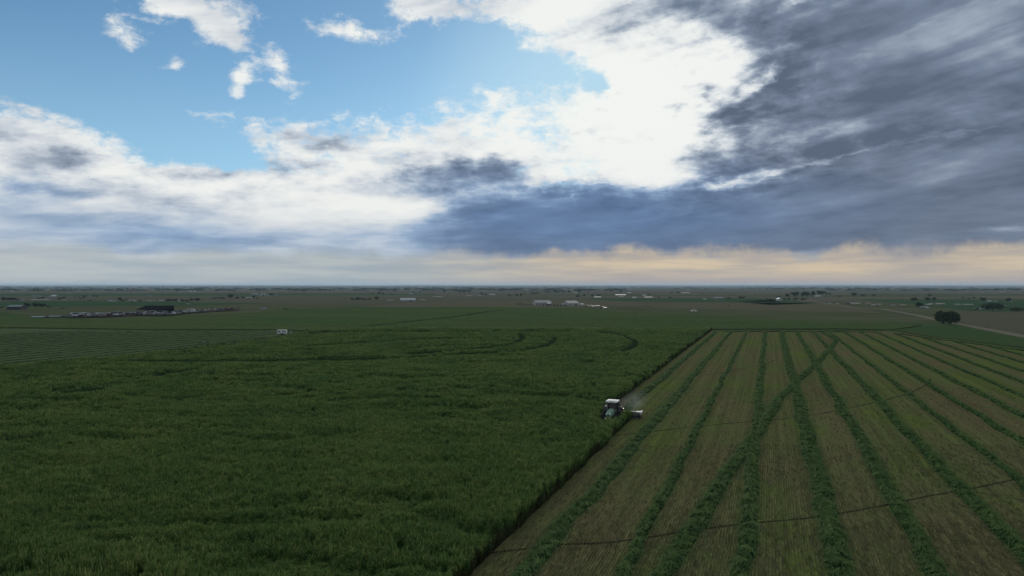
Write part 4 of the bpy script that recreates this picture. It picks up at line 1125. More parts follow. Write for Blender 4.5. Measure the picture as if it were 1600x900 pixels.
OW = 'beyond the fields'
T_LIST = [  # px, base, width, height, label
 (1427.5, 471.5, 9, 6.5, 'dark tree, left of the trio of small trees at the right horizon'), (1452, 464, 6, 4.5, 'small dark round tree topmost of the trio above the dirt road'),
 (1450, 471, 9, 5.5, 'tree at the lower left of the trio above the dirt road'), (1460.5, 470.5, 6.5, 6, 'tree at the lower right of the trio above the dirt road'),
 (1438, 481.3, 11, 8.8, 'round dark tree beside the low grey shed above the dirt road'), (1536.5, 471.5, 9, 6, 'dark tree left of the white sheds near the right border'),
 (1576, 472.5, 10, 6.2, 'dark tree right of the white sheds near the right border'),
 (1335, 463, 9, 5.2, 'isolated dark tree on the plain right of the large grove'), (1349, 463, 9, 3, 'low flat tree just right of the isolated dark tree'), (1366, 463, 4, 3, 'tiny lone tree rightmost of the three on the plain'),
 (1312, 464.5, 3.2, 3, 'tiny tree between the large grove and the isolated dark tree'),
 (1231, 465, 7, 6, 'small tree, first from the left in the large grove at right'), (1242.5, 464.5, 12, 8, 'second tree from the left in the large grove at right'), (1254, 464.5, 5, 7, 'narrow third tree of the large grove at right'),
 (1261, 464.5, 12, 9, 'broad tall tree in the middle of the large grove'), (1271, 464, 7, 9, 'fifth tree of the large grove, left of the white house'), (1283, 462.5, 13, 7.5, 'broad tree behind the white house in the grove'),
 (1291.5, 461.5, 4, 4.5, 'small round tree right of the white house in the grove'), (1296.5, 461.5, 3.5, 4, 'last small tree at the right end of the grove'),
 (1205, 469.2, 9, 2.4, 'low bush left of the white gabled house'), (1217, 467, 5, 4.5, 'dark tree standing behind the white gabled house'), (1226, 469.2, 5, 3.2, 'small bush right of the white gabled house'),
 (1233, 469.2, 5, 3.4, 'second bush right of the white gabled house'), (1243, 469.0, 9, 3.2, 'wide low bush between the gabled house and the road bend'), (1255, 469.4, 11, 3.4, 'wide dark bush at the bend of the dirt road'),
 (1198, 467.8, 3, 2, 'lone bush left of the gabled house garden'),
 (795, 463.6, 3, 3.6, 'thin tree, leftmost of four on the plain left of the pale barn'), (799.5, 463.6, 2.6, 2.4, 'smallest of four trees on the plain left of the pale barn'), (807, 463.4, 5, 4.2, 'roundest of four trees on the plain left of the pale barn'), (814, 463.4, 4.2, 4.6, 'rightmost of four trees on the plain left of the pale barn'),
 (853.5, 464.2, 2.6, 2.2, 'tiny lone tree behind the pale barn'), (820, 459, 3, 2, 'tiny far tree above the four trees'), (753, 461, 4, 4, 'small dark tree left of the white line of roofs'), (758, 461.2, 6, 2, 'low bush beside the small dark tree near the white roofs'),
 (694, 457.3, 4.5, 3.2, 'dark dot of a tree on the centre-left horizon'), (617, 456.2, 5.5, 3, 'small tree on the plain above the dark grove'), (647, 458, 4, 2.6, 'small tree to the right of the tree above the dark grove'), (656.5, 458.2, 2, 3.2, 'thin upright tree on the centre-left plain'),
 (592, 459.3, 6, 2.8, 'low tree left of centre on the horizon plain'), (598, 459.5, 5, 2.4, 'low tree beside another left of centre on the plain'), (583, 459.6, 2.6, 2, 'tiny bush far beyond the dark grove'), (612, 460.8, 3, 1.8, 'bush on the plain right above the dark grove'),
 (718, 457.8, 6, 2.6, 'blurred tree left of the far cluster on the horizon'), (725, 457.8, 6, 3.2, 'middle tree of the far cluster on the horizon'), (733.5, 457.8, 5, 3, 'right tree of the far cluster on the horizon'), (724, 454, 10, 2, 'low distant tree line above the far cluster'),
 (551, 469.5, 5, 4, 'leftmost tree of the dark grove'), (556, 469.5, 4, 3, 'second tree of the dark grove'), (560, 469.3, 6.5, 5, 'tallest rounded tree in the left of the dark grove'), (566, 469.5, 5, 3.6, 'middle tree of the dark grove'), (571, 469.5, 4.5, 3.2, 'low tree right of the middle of the dark grove'), (577, 469.4, 4, 3.8, 'second to last tree of the dark grove'), (588, 469.0, 7.5, 5.2, 'solid round tree standing apart at the right end of the dark grove'),
 (6, 470.5, 10, 5.5, 'dark tree at the left border'), (15, 470.5, 9, 5.2, 'second tree from the left border'), (23, 470.6, 8, 5.8, 'third tree from the left border'), (28, 471, 5, 3, 'small tree at the end of the clump on the left border'),
 (42.5, 481, 11, 7, 'round dark tree right of the dark shed'), (57, 480.3, 13, 6.5, 'broad dark tree in front of the low hill of trees at left'), (66, 480.3, 10, 5.5, 'right-hand tree of the clump beside the dark shed'), (75, 480.6, 7, 2.2, 'low bush trailing right of the clump beside the dark shed'), (35.5, 482, 4, 2, 'small bush between the dark shed and the round tree'), (2, 482, 6, 2.2, 'small bush on the left border near the dark shed'),
 (60, 468, 4, 2.6, 'small tree left of the pale low sheds'), (66, 467.6, 7, 3.2, 'tree behind the pale low sheds'), (93, 468.5, 8, 3.6, 'hazy tree right of the white-roofed house'), (99, 467.5, 5, 3.8, 'dark tree right of the white-roofed house'),
 (117.5, 465.5, 3, 2, 'dot of a bush left of the low green mound of trees'), (123, 465.5, 3, 2, 'second dot of a bush left of the low mound of trees'), (131, 464.5, 8, 2.8, 'low green mound-shaped tree'), (145.5, 464.8, 2.6, 4, 'first narrow upright tree on the left plain'), (150, 465, 2.6, 3.8, 'second narrow upright tree on the left plain'), (126, 468.5, 2.4, 2.8, 'pale tree below the low mound of trees'), (130.5, 467.5, 2.4, 3, 'pale tree beside another below the low mound'),
 (140, 471, 3.5, 2, 'lone bush in the left field'), (98, 483.2, 4.5, 1.8, 'dark bush in the green field right of the shed'), (103, 483.2, 4, 1.2, 'flat bush in the green field right of the shed'),
 (187.5, 470.7, 5.5, 6, 'dark ragged tree right of the pale trailers at left'), (192, 471.5, 4, 2.5, 'low bush by the dark ragged tree'), (197, 469, 4, 2.2, 'bush left of the farm roofs behind the big shed'),
 (218, 471.5, 6, 2.6, 'low dark tree behind the farm roofs left'), (263, 471.5, 13, 4.4, 'wide dark green tree behind the big shed, left in its row'), (273, 471.5, 9, 4.2, 'second tree of the row behind the big shed'), (284.5, 471.5, 10, 3.4, 'third tree of the row behind the big shed'), (292.5, 471.6, 8, 3, 'fourth low tree of the row behind the big shed'), (299.5, 470.8, 5.5, 4.6, 'rounded fifth tree of the row behind the big shed'), (308.5, 471.3, 9.5, 5, 'last round tree of the row behind the big shed'),
 (335, 467.4, 11, 2.4, 'low hedge-like tree, left end of the far thicket'), (347, 467.4, 13, 2.8, 'second clump of the far thicket'), (360.5, 467, 10, 7.5, 'tall round tree in the far thicket'), (371, 467, 9, 3, 'low clump right of the tall tree in the far thicket'), (379.5, 466.5, 6, 3.2, 'right end clump of the far thicket'),
 (396, 466, 5, 4, 'tree in front of the white farm buildings'), (424, 461.5, 9, 3.2, 'trees right of the white farm buildings'), (402, 467, 5, 2, 'bush below the white farm buildings'),
 (461.5, 455.5, 5, 3.2, 'small tree, left of the poles on the horizon'), (472.5, 455.5, 6, 3, 'small tree between the poles on the horizon'), (500, 454.6, 7, 2.6, 'far dark grove tree, left'), (508, 454.4, 6, 3, 'far dark grove tree, middle left'), (515, 454.3, 8, 2.4, 'far dark grove tree, middle right'), (521, 454.2, 6, 2.2, 'far dark grove tree, right end'), (531, 452.6, 13, 1.8, 'long blue far tree line left of centre'),
 (313.5, 455, 5.5, 3.2, 'far small tree right of the twin white sheds'), (337.5, 455.4, 3.4, 2.2, 'far dot tree, second right of the twin white sheds'), (354.5, 455, 4, 3, 'far dot tree, third right of the twin white sheds'), (366, 455.3, 4.6, 2.6, 'far dot tree, fourth right of the twin white sheds'), (190, 455, 7, 3.4, 'hazy round tree on the left horizon'), (276, 455.9, 3, 1.6, 'hazy bush left of the twin white sheds'), (245, 455, 5, 1.8, 'hazy bush near the pole on the left horizon'),
 (857, 457.6, 13, 2.4, 'left part of the long hedge on the horizon right of centre'), (869, 457.4, 12, 3.6, 'middle of the long hedge on the horizon right of centre'), (881, 457.4, 9, 3.2, 'right part of the long hedge on the horizon'), (889, 457.4, 7, 3.4, 'right end of the long hedge on the horizon'), (834, 459.3, 16, 2.4, 'olive low hedge on the plain behind the pale barn'), (787, 454.2, 14, 1.8, 'thin far tree line above the four trees'),
 (903, 464.5, 9, 3, 'tree left of the long white roof'), (913, 463.8, 3.6, 4.4, 'upright tree left of the long white roof'), (925, 464, 4, 4, 'tree close behind the long white roof'), (935, 463.2, 7, 3.2, 'tree right behind the long white roof'), (920, 459.6, 3, 2.2, 'tiny far tree above the long white roof'),
 (905, 456.2, 12, 2, 'far low clump left of the white village roofs'), (955, 455.8, 8, 3, 'blue tree left of the white village roofs'), (963, 454.8, 4, 4, 'tall blue tree left of the white village roofs'), (970, 456.8, 7, 3.4, 'dark blue tree among the white village roofs'), (976, 453.8, 4, 3, 'far blue tree behind the white village roofs'),
 (1014, 461.4, 3.6, 1.8, 'dark bush right of the short pale roof'), (1030, 466, 4, 1.6, 'bush right of the bright white shed'), (1047, 465.8, 9, 1.8, 'low hedge in the dark green strip'), (1060, 466.4, 3, 1.6, 'bush right of the low hedge in the green strip'), (1103, 467, 4, 2, 'bush left of the long pale shed'), (1138, 466.8, 10, 1.8, 'flat hedge right of the long pale shed'), (1158, 466.6, 11, 3.2, 'boxy dark grove right of the long pale shed'),
 (1049, 458.2, 5, 1.8, 'far shrub left on the brown rise'), (1060, 458.2, 7, 2.4, 'far shrub right on the brown rise'), (1096.5, 459.2, 3, 1.6, 'dot shrub on the brown rise'), (1138.5, 478.9, 3, 1.4, 'tiny bush in the tan field'),
 (1013, 479.6, 8, 1.0, 'flat streak of bushes in the tan field'),
 (1505, 466.5, 6, 2, 'low bush left of the twin poles at right'), (1514, 467, 5, 1.8, 'low bush below the twin poles at right'), (1522, 466.8, 4, 2.4, 'bush right of the twin poles'),
 (480, 517.6, 5.5, 3.0, 'small dark bush on the border right of the camper'), (464.5, 517.0, 2, 1.6, 'tiny bush between the camper and the dark bush'), (499.5, 495.4, 5, 1.6, 'small dark bush alone in the far green field'), (446, 483.6, 11, 1.4, 'flat dark thicket on the far field border'),
 (1095, 527.2, 3, 2.0, 'weedy dark clump near the far corner of the standing crop'),
]
for (px, pb, w, h, lab) in T_LIST:
    bush = any(k in lab for k in ('bush', 'shrub', 'hedge', 'thicket', 'clump'))
    tree(px, pb, w, h, lab, name='bush' if bush else 'tree', cat='bush' if bush else 'tree')
tree(1551, 486, 31, 12, 'broad grey-green willow-like bush near the right border', name='bush', cat='bush', mesh=WPROTO, shape=5)
tree(1589, 487, 20, 6.5, 'low grey-green bush on the right border', name='bush', cat='bush', mesh=WPROTO, shape=5)
# row of saplings in front of the pale barns
for i, px in enumerate((807.5, 811.5, 815, 818.5, 822.5, 826.8, 831, 838, 843, 849, 855, 860.5, 866, 871.5, 877, 884)):
    tree(px, 476.6 + i * .18, 2.0 + random.uniform(-.4, .8), 2.6 + random.uniform(-.6, .8), 'young tree in the row in front of the pale barns, %s from the left' % ['first', 'second', 'third', 'fourth', 'fifth', 'sixth', 'seventh', 'eighth', 'ninth', 'tenth', 'eleventh', 'twelfth', 'thirteenth', 'fourteenth', 'fifteenth', 'last'][i], 'row of young trees before the barns', name='sapling')

# ------------------------------------------------------------------ buildings
WALLM = {}
def wallmat(c):
    if max(c) > .33: c = tuple(v * .55 for v in c)
    if c not in WALLM: WALLM[c] = mat_simple('siding_%d' % len(WALLM), c, .6, 0, .10, .6, .3)
    return WALLM[c]
WIN_DARK = mat_simple('dark_opening', (.02, .022, .025), .4)
def building(px, pb, wpx, hpx, label, wall=(.55, .56, .54), roof=(.70, .72, .72), cat='shed', name='shed', depth=None, rz=0.0, roof_h=.35, ridge='X', door=True, windows=0):
    """gabled farm building; w along view, its ridge along X or towards the viewer (Y)"""
    x, y = W(px, pb); s = y / F; w = wpx * s; h = hpx * s; d = depth or max(w * .55, 5)
    d = min(d, 30)
    e = empty(name, (x, y + d / 2, 0), rz); tag(e, label, cat)
    hw = h * (1 - roof_h)
    if ridge == 'X':
        part('wall', e, wallmat(wall), lambda bm: prism_bm(bm, [(-d / 2, 0), (d / 2, 0), (d / 2, hw), (0, h * .97), (-d / 2, hw)], -w / 2, w / 2))
        def rf(bm):
            o = .35; t = .14
            prism_bm(bm, [(-d / 2 - o, hw - o * (h - hw) / (d / 2)), (0, h), (0, h + t), (-d / 2 - o, hw + t - o * (h - hw) / (d / 2))], -w / 2 - .3, w / 2 + .3)
            prism_bm(bm, [(d / 2 + o, hw - o * (h - hw) / (d / 2)), (d / 2 + o, hw + t - o * (h - hw) / (d / 2)), (.002, h + t), (.002, h)], -w / 2 - .3, w / 2 + .3)
        part('roof', e, wallmat(roof), rf)
    else:
        def wl(bm):
            prism_bm(bm, [(-w / 2, 0), (w / 2, 0), (w / 2, hw), (0, h * .97), (-w / 2, hw)], -d / 2, d / 2)
            for v in bm.verts: v.co = Vector((v.co.y, v.co.x, v.co.z))
        part('wall', e, wallmat(wall), wl)
        def rf(bm):
            o = .35; t = .14
            prism_bm(bm, [(-w / 2 - o, hw - .2), (0, h), (0, h + t), (-w / 2 - o, hw + t - .2)], -d / 2 - .3, d / 2 + .3)
            prism_bm(bm, [(w / 2 + o, hw - .2), (w / 2 + o, hw + t - .2), (.002, h + t), (.002, h)], -d / 2 - .3, d / 2 + .3)
            for v in bm.verts: v.co = Vector((v.co.y, v.co.x, v.co.z))
        part('roof', e, wallmat(roof), rf)
    if door:
        dw = min(w * .16, 3.6); dx = w * .2
        part('door', e, WIN_DARK, lambda bm: box_bm(bm, dx - dw / 2, dx + dw / 2, -d / 2 - .06, -d / 2 + .05, 0, min(hw * .75, 3.6)))
    for i in range(windows):
        wx = -w * .38 + i * w * .5 / max(windows - 1, 1)
        part('window', e, WIN_DARK, lambda bm: box_bm(bm, wx - .5, wx + .5, -d / 2 - .05, -d / 2 + .05, hw * .4, hw * .75))
    return e
GR = (.22, .23, .22); WH = (.42, .44, .45)
B = building
B(847, 477, 26, 7.5, 'long pale barn with a bright roof behind the young trees', (.30, .30, .28), (.45, .45, .42), 'barn', 'barn', 14, math.radians(14), .45, windows=3)
B(857, 477.4, 6, 4.5, 'small lean-to shed with a grey roof attached to the right of the long pale barn', (.14, .13, .12), (.5, .5, .48), 'shed', 'shed', 8, math.radians(14))
B(892.5, 477.6, 19, 7.4, 'pale grey barn with gabled front right of the long pale barn', (.28, .29, .27), (.42, .43, .40), 'barn', 'barn', 16, math.radians(22), .5, windows=2)
B(879.5, 477.5, 3.2, 2.8, 'small white shed in front of the pale grey barn', WH, WH)
B(909.5, 476.8, 4, 2.2, 'white shed right of the pale grey barn', (.8, .8, .78), (.82, .82, .8))

B(636, 471.0, 23, 5.2, 'long pale metal barn right of the dark grove', (.40, .40, .38), (.60, .60, .58), 'barn', 'barn', 14, math.radians(8), .6, windows=0)
B(607.5, 470.2, 5, 1.5, 'small white shed right of the dark grove, left one', WH, WH); B(613, 470.2, 3, 1.5, 'small white shed right of the dark grove, right one', WH, WH)
B(660.5, 469.8, 6.5, 1.8, 'low brownish shed right of the long metal barn', (.3, .27, .24), (.42, .38, .36))
B(688, 464.8, 8, 1.3, 'far pale shed above the low brownish shed', WH, WH); B(681, 464.2, 9, 1.0, 'far tan shed left of the far pale shed', (.5, .46, .4), (.5, .46, .4))
B(733, 463.2, 9, 1.2, 'thin white roof left of the small dark tree at centre', WH, WH); B(749, 462.6, 5, 1.3, 'grey hut left of the bright white roof at centre', GR, GR); B(769, 461.0, 8, 1.5, 'bright white roof left of the four trees', WH, (.85, .87, .88))
B(642, 459.5, 6, 1.0, 'tiny white shed on the hazy plain at centre-left', WH, WH)
B(20.5, 484.2, 21, 7.2, 'dark open-fronted barn with a lighter roof at the left border', (.030, .034, .036), (.16, .18, .19), 'barn', 'barn', 9, 0, .30, windows=0)
B(83, 464.6, 6.6, 3.8, 'small dark-walled house with a white roof at left', (.12, .14, .15), (.66, .70, .72), 'house', 'house', 8, 0, .55)
B(77.5, 464, 3, 2, 'grey hut joined left of the white-roofed house', GR, GR)
B(54, 469.4, 11, 1.6, 'long low pale shed, left of the pair at left', (.45, .44, .42), (.50, .50, .49)); B(67, 469.2, 13, 1.7, 'long low pale shed, right of the pair at left', (.45, .44, .42), (.52, .52, .5))
B(55, 463.6, 14, 1.3, 'long bluish shed on the left plain', (.30, .33, .38), (.34, .37, .42))
B(26, 470.8, 3.5, 1.6, 'tiny white shed beside the left border trees', WH, WH); B(34, 469.8, 4, 1.2, 'tiny grey shed right of the left border trees', GR, GR); B(99.5, 469.6, 4, 1.2, 'pale hut right of the long low sheds', GR, WH)
B(171, 471.2, 5, 1.8, 'pale trailer-like shed, left of the pair beside the ragged tree', GR, (.55, .56, .56)); B(177, 471.6, 4, 1.5, 'pale trailer-like shed, right of the pair beside the ragged tree', GR, WH)
B(204, 470.5, 8, 2.2, 'brownish farm roof behind the big dark shed', (.3, .26, .23), (.36, .32, .30)); B(212, 471.6, 5, 1.8, 'pale farm roof behind the big dark shed', GR, WH); B(231, 471.3, 6, 1.8, 'white farm roof behind the big dark shed', GR, WH); B(237.5, 471.0, 4, 2.0, 'tan farm hut behind the big dark shed', (.42, .38, .33), (.42, .38, .33))
B(251.5, 471.6, 9, 2.6, 'tan long shed left of the row of dark trees', (.36, .33, .28), (.42, .39, .34)); B(278.5, 471.2, 3, 2.0, 'white hut among the row of dark trees', WH, WH)
B(232.5, 463.2, 4, 1.1, 'lone white shed on the left plain', WH, WH); B(291.5, 475.6, 4, 1.0, 'tiny pale shed in the field below the row of dark trees', GR, GR)
B(296.8, 456.2, 4.4, 1.8, 'bright white far shed, left of a twin pair', WH, (.85, .88, .9)); B(303.2, 456.2, 3.6, 1.8, 'bright white far shed, right of a twin pair', WH, (.85, .88, .9)); B(282.5, 455.9, 2.2, 1.3, 'faint far white shed left of the twin pair', WH, WH)
B(18, 456.3, 5, 1.3, 'far white shed near the left end of the horizon', WH, WH); B(120.5, 455.2, 4, 1.0, 'far white shed on the left horizon', WH, WH); B(107, 459.3, 4, 1.0, 'faint pale shed below the left horizon', GR, GR)
B(397, 460.4, 8, 1.8, 'white roof, left of the white farm group', (.5, .5, .5), WH); B(410.5, 460.2, 6.5, 2.0, 'white roof, middle of the white farm group', (.5, .5, .5), WH); B(405.5, 462.2, 4.5, 1.8, 'white house in front of the white farm group', WH, WH); B(431, 460.8, 2.6, 1.3, 'white hut right of the white farm group', WH, WH); B(388.5, 466.4, 9, 1.7, 'pale shed below the white farm group', GR, (.5, .5, .48)); B(415.5, 462.4, 5, 1.6, 'pinkish shed in the white farm group', (.42, .38, .38), (.42, .38, .38))
B(899.5, 458.2, 5.6, 1.3, 'white roof right of the long horizon hedge', WH, (.8, .83, .85)); B(934, 465.2, 10, 1.5, 'long white roof in the dark green strip', WH, (.85, .87, .88)); B(984, 453.4, 6, 1.5, 'topmost white village roof', WH, WH); B(983.5, 458.6, 6, 1.7, 'bright white village roof below the topmost', WH, (.82, .85, .87))
B(970, 461.6, 16, 1.3, 'longest thin white roof of the village', (.5, .52, .52), (.82, .85, .85)); B(971, 464.6, 7, 2.0, 'pinkish pale house below the longest thin roof', (.48, .46, .44), (.6, .6, .6), 'house', 'house'); B(991.5, 466.2, 6, 1.9, 'bright white shed in the dark green strip', WH, (.9, .92, .93)); B(1007, 461.8, 6, 1.0, 'short pale roof right of the longest thin roof', WH, WH); B(1013.5, 465.2, 12, 1.3, 'pale long shed right of the bright white shed', GR, (.6, .62, .6))
B(1075.5, 454.8, 4.4, 1.7, 'far white building on the brown rise', WH, WH, 'house', 'house'); B(1072, 458.2, 13, .9, 'thin dark roofline on the brown rise', (.25, .22, .22), (.4, .36, .35)); B(1127.3, 450.6, 1.6, 1.4, 'single white speck of a building on the far blue ridge', (.85, .87, .88), (.9, .9, .9)); B(1175, 459.2, 3, 1.0, 'faint far shed on the blue plain', GR, GR)
B(1122.5, 467.8, 13, 3.4, 'long pale shed in the dark green strip', (.34, .35, .33), (.40, .41, .39)); B(1102, 468.0, 5, 1.3, 'low pale hut left of the long pale shed', GR, GR)
B(1219, 469.8, 5.4, 4.6, 'white gabled house among bushes', (.72, .74, .75), (.60, .62, .62), 'house', 'house', 8, 0, .45, ridge='Y', windows=2); B(1279, 463.8, 9, 1.8, 'white house half hidden in the large grove', (.6, .62, .64), (.7, .72, .74), 'house', 'house')
B(1297.5, 475.2, 3.4, 2.0, 'tiny white hut beside the dirt road', WH, WH); B(1337.5, 475.6, 15, 2.2, 'long cream shed beyond the dirt road', (.34, .33, .28), (.55, .55, .46)); B(1358, 475.4, 8, 2.0, 'reddish brown shed right of the long cream shed', (.30, .22, .19), (.36, .32, .29)); B(1366, 477.2, 6, 1.6, 'grey low shed below the reddish brown shed', GR, (.5, .5, .46)); B(1375.5, 476.6, 5, 1.5, 'pale low shed right of the reddish brown shed', GR, (.55, .55, .5)); B(1327, 475.5, 3, 2.6, 'dark hut left of the long cream shed', (.06, .06, .06), (.1, .1, .1)); B(1309.5, 475.6, 3, 1.3, 'brown hut right of the tiny white hut', (.25, .22, .18), (.3, .27, .22))
B(1397, 477.6, 7, 1.0, 'thin pale roof left of the low grey shed', GR, GR); B(1412, 477.0, 7, 1.0, 'thin tan roof left of the round tree', (.42, .4, .34), (.42, .4, .34))
B(1445, 481.8, 11, 2.6, 'low grey shed right of the round tree', (.12, .13, .13), (.32, .34, .34)); B(1451, 482.2, 3.4, 2.0, 'small white van-sized hut at the end of the low grey shed', WH, WH); B(1456.7, 476.4, 3.4, 2.4, 'small cream house right of the round tree', (.62, .62, .55), WH, 'house', 'house'); B(1470.5, 476.8, 13, 3.0, 'long beige shed right of the round tree', (.38, .37, .32), (.45, .43, .37)); B(1452, 477.0, 5, 1.8, 'grey hut beside the small cream house', (.2, .21, .2), (.32, .33, .32))
B(1547, 471.6, 5.4, 1.6, 'white shed between the two dark trees near the right border', WH, (.85, .86, .86)); B(1556.5, 471.5, 4, 1.5, 'second pale shed between the two dark trees near the right border', GR, WH); B(1581, 471.8, 1.8, 3.2, 'narrow white silo-like building right of the dark tree near the right border', WH, WH); B(1536, 457.3, 3, 1.0, 'far pale shed on the right horizon', GR, GR); B(1567, 456.8, 8, 1.0, 'far pinkish shed on the right horizon', (.42, .38, .36), (.42, .38, .36))
B(1498, 476.6, 7, 1.4, 'pale trailer left of the long white fence', (.5, .5, .46), WH); B(1514, 476.6, 14, 1.4, 'long pale low shed left of the grey-green bush', (.42, .41, .38), (.5, .5, .46)); B(1533.5, 484.0, 2.4, 1.8, 'tiny white hut at the foot of the grey-green bush', WH, WH); B(1570, 478.6, 3, 1.4, 'tiny pale hut right of the grey-green bush', GR, WH)
B(1433.5, 450.0, 22, 1.4, 'long pale building on the far right ridge', (.3, .32, .36), (.36, .38, .42)); B(1259, 450.8, 5, 1.0, 'far bluish shed on the ridge above the large grove', GR, GR)

# the big open-sided shed in the vehicle yard
def open_shed():
    x, y = W(238, 489.5); s = y / F
    e = empty('open_shed', (x, y + 4, 0), math.radians(-4)); tag(e, 'big open-sided shed with a wide dark sloping roof in the vehicle yard', 'shed')
    part('roof', e, mat_simple('dark_roof', (.012, .012, .013), .9, spec=0), lambda bm: prism_bm(bm, [(-6, 2.6), (6, 5.4), (6, 5.6), (-6, 2.8)], -11.5, 12))
    for px in (-11, -3.5, 4, 11.5):
        for py, hz in ((-5.6, 2.7), (5.6, 5.3)): part('post', e, mat_simple('post_wood', (.09, .08, .07), .9), lambda bm: box_bm(bm, px - .12, px + .12, py - .12, py + .12, 0, hz))
    part('wall', e, mat_simple('dark_wall', (.022, .022, .024), .8), lambda bm: box_bm(bm, -11.4, 11.9, 5.3, 5.5, 0, 5.2))
open_shed()

# ------------------------------------------------------------------ vehicles in the yard
CARCOL = {'white': (.28, .30, .30), 'silver': (.22, .23, .24), 'black': (.02, .02, .022), 'grey': (.12, .125, .13), 'dark blue': (.03, .04, .06), 'dark red': (.09, .025, .02), 'beige': (.24, .21, .17)}
CARM = {k: paint('car_' + k.replace(' ', '_'), v, .3) for k, v in CARCOL.items()}
WINM = mat_simple('car_glass', (.015, .018, .02), .15, spec=.6)
def car_meshes(kind):
    bm = bmesh.new()
    if kind == 'car': prof = [(-2.2, .35), (2.2, .35), (2.25, .75), (1.2, .88), (.6, 1.40), (-1.1, 1.42), (-1.8, .98), (-2.25, .9)]
    elif kind == 'pickup': prof = [(-2.6, .5), (2.6, .5), (2.65, 1.0), (1.4, 1.12), (.9, 1.75), (-.5, 1.76), (-.6, 1.12), (-2.6, 1.12)]
    else: prof = [(-2.6, .4), (2.6, .4), (2.65, 1.0), (2.0, 1.25), (1.5, 2.05), (-2.5, 2.1), (-2.62, 1.2)]
    prism_bm(bm, prof, -.88, .88); body = bm_mesh('body', bm)
    bm = bmesh.new()
    zt = {'car': (.93, 1.34, -1.2, .7), 'pickup': (1.15, 1.68, -.45, .95), 'van': (1.3, 1.85, -2.2, 1.5)}[kind]
    prism_bm(bm, [(zt[2], zt[0]), (zt[3], zt[0]), (zt[3] - .35, zt[1]), (zt[2] + .15, zt[1])], -.90, .90); win = bm_mesh('window', bm)
    bm = bmesh.new(); wheel_bm(bm, (0, 0, .34), .34, .22, n=10, inner=.3); wh = bm_mesh('wheel', bm)
    return body, win, wh
CK = {k: car_meshes(k) for k in ('car', 'pickup', 'van')}
for k in CK: CK[k][1].materials.append(WINM); CK[k][2].materials.append(P_TYRE)
BODYC = {}
def vehicle(x, y, rz, kind, colr, label, group=None):
    if (kind, colr) not in BODYC:
        m = CK[kind][0].copy(); m.materials.append(CARM[colr]); BODYC[(kind, colr)] = m
    e = empty({'car': 'parked_car', 'pickup': 'pickup_truck', 'van': 'parked_van'}[kind], (x, y, 0), rz); tag(e, label, {'car': 'car', 'pickup': 'truck', 'van': 'van'}[kind], group)
    link('body', BODYC[(kind, colr)], None, e); link('window', CK[kind][1], None, e)
    fy = 1.45 if kind == 'car' else 1.7
    for sx in (-1, 1):
        for sy in (-1, 1):
            w = link('wheel', CK[kind][2], None, e); w.location = (sx * .80, sy * fy, 0)
    return e
yr = random.Random(4); spots = []
def yard_line(px): return np.interp(px, [46, 110, 160, 215, 262, 300, 330, 372], [497.6, 497.0, 495.6, 493.0, 493.5, 489.0, 487.0, 484.6])
sheet('yard', WP(*[(px, float(yard_line(px)) + .9) for px in (44, 110, 160, 215, 262, 300, 330, 374)], *[(px, float(yard_line(px)) - 3.4) for px in (374, 300, 262, 215, 160, 110, 84)]), Z[9] + .56, M_yard)
def yard_z(): return .60
parts_n = 0
px = 112.0; idx = 0
while px < 370:
    depth_n = 3 if 112 < px < 205 else 3 if 228 < px < 262 else 2 if px < 300 else 1
    for r in range(depth_n):
        if yr.random() < .16: continue
        pb = float(yard_line(px)) - r * 1.15 + yr.uniform(-.2, .2); x, y = W(px + yr.uniform(-1, 1), pb)
        colr = yr.choices(list(CARCOL), [26, 20, 26, 18, 3, 2, 10])[0]; kind = yr.choices(['car', 'pickup', 'van'], [6, 2, 2])[0]
        zone = 'left of' if px < 212 else 'in front of' if px < 264 else 'right of'
        rowname = ['front', 'middle', 'back'][r]
        side = int((px - 112) / 12)
        lab = '%s %s, %s row, %s the big dark shed' % (colr, {'car': 'car', 'pickup': 'pickup', 'van': 'van'}[kind], rowname, zone)
        spots.append([x, y, math.radians(yr.choice([-12, 78, -8, 70])) + yr.uniform(-.2, .2), kind, colr, lab, px])
    px += yr.uniform(4.0, 5.8)
from collections import Counter
cnt = Counter(s[5] for s in spots); seen = Counter()
NTH = ['first', 'second', 'third', 'fourth', 'fifth', 'sixth', 'seventh', 'eighth', 'ninth', 'tenth', 'eleventh', 'twelfth']
for s in spots:
    lab = s[5]
    if cnt[lab] > 1: lab = NTH[seen[s[5]]] + ' ' + lab + ', from the left'; seen[s[5]] += 1
    v = vehicle(s[0], s[1], s[2], s[3], s[4], lab, 'vehicles parked in the yard'); v.location.z = yard_z()

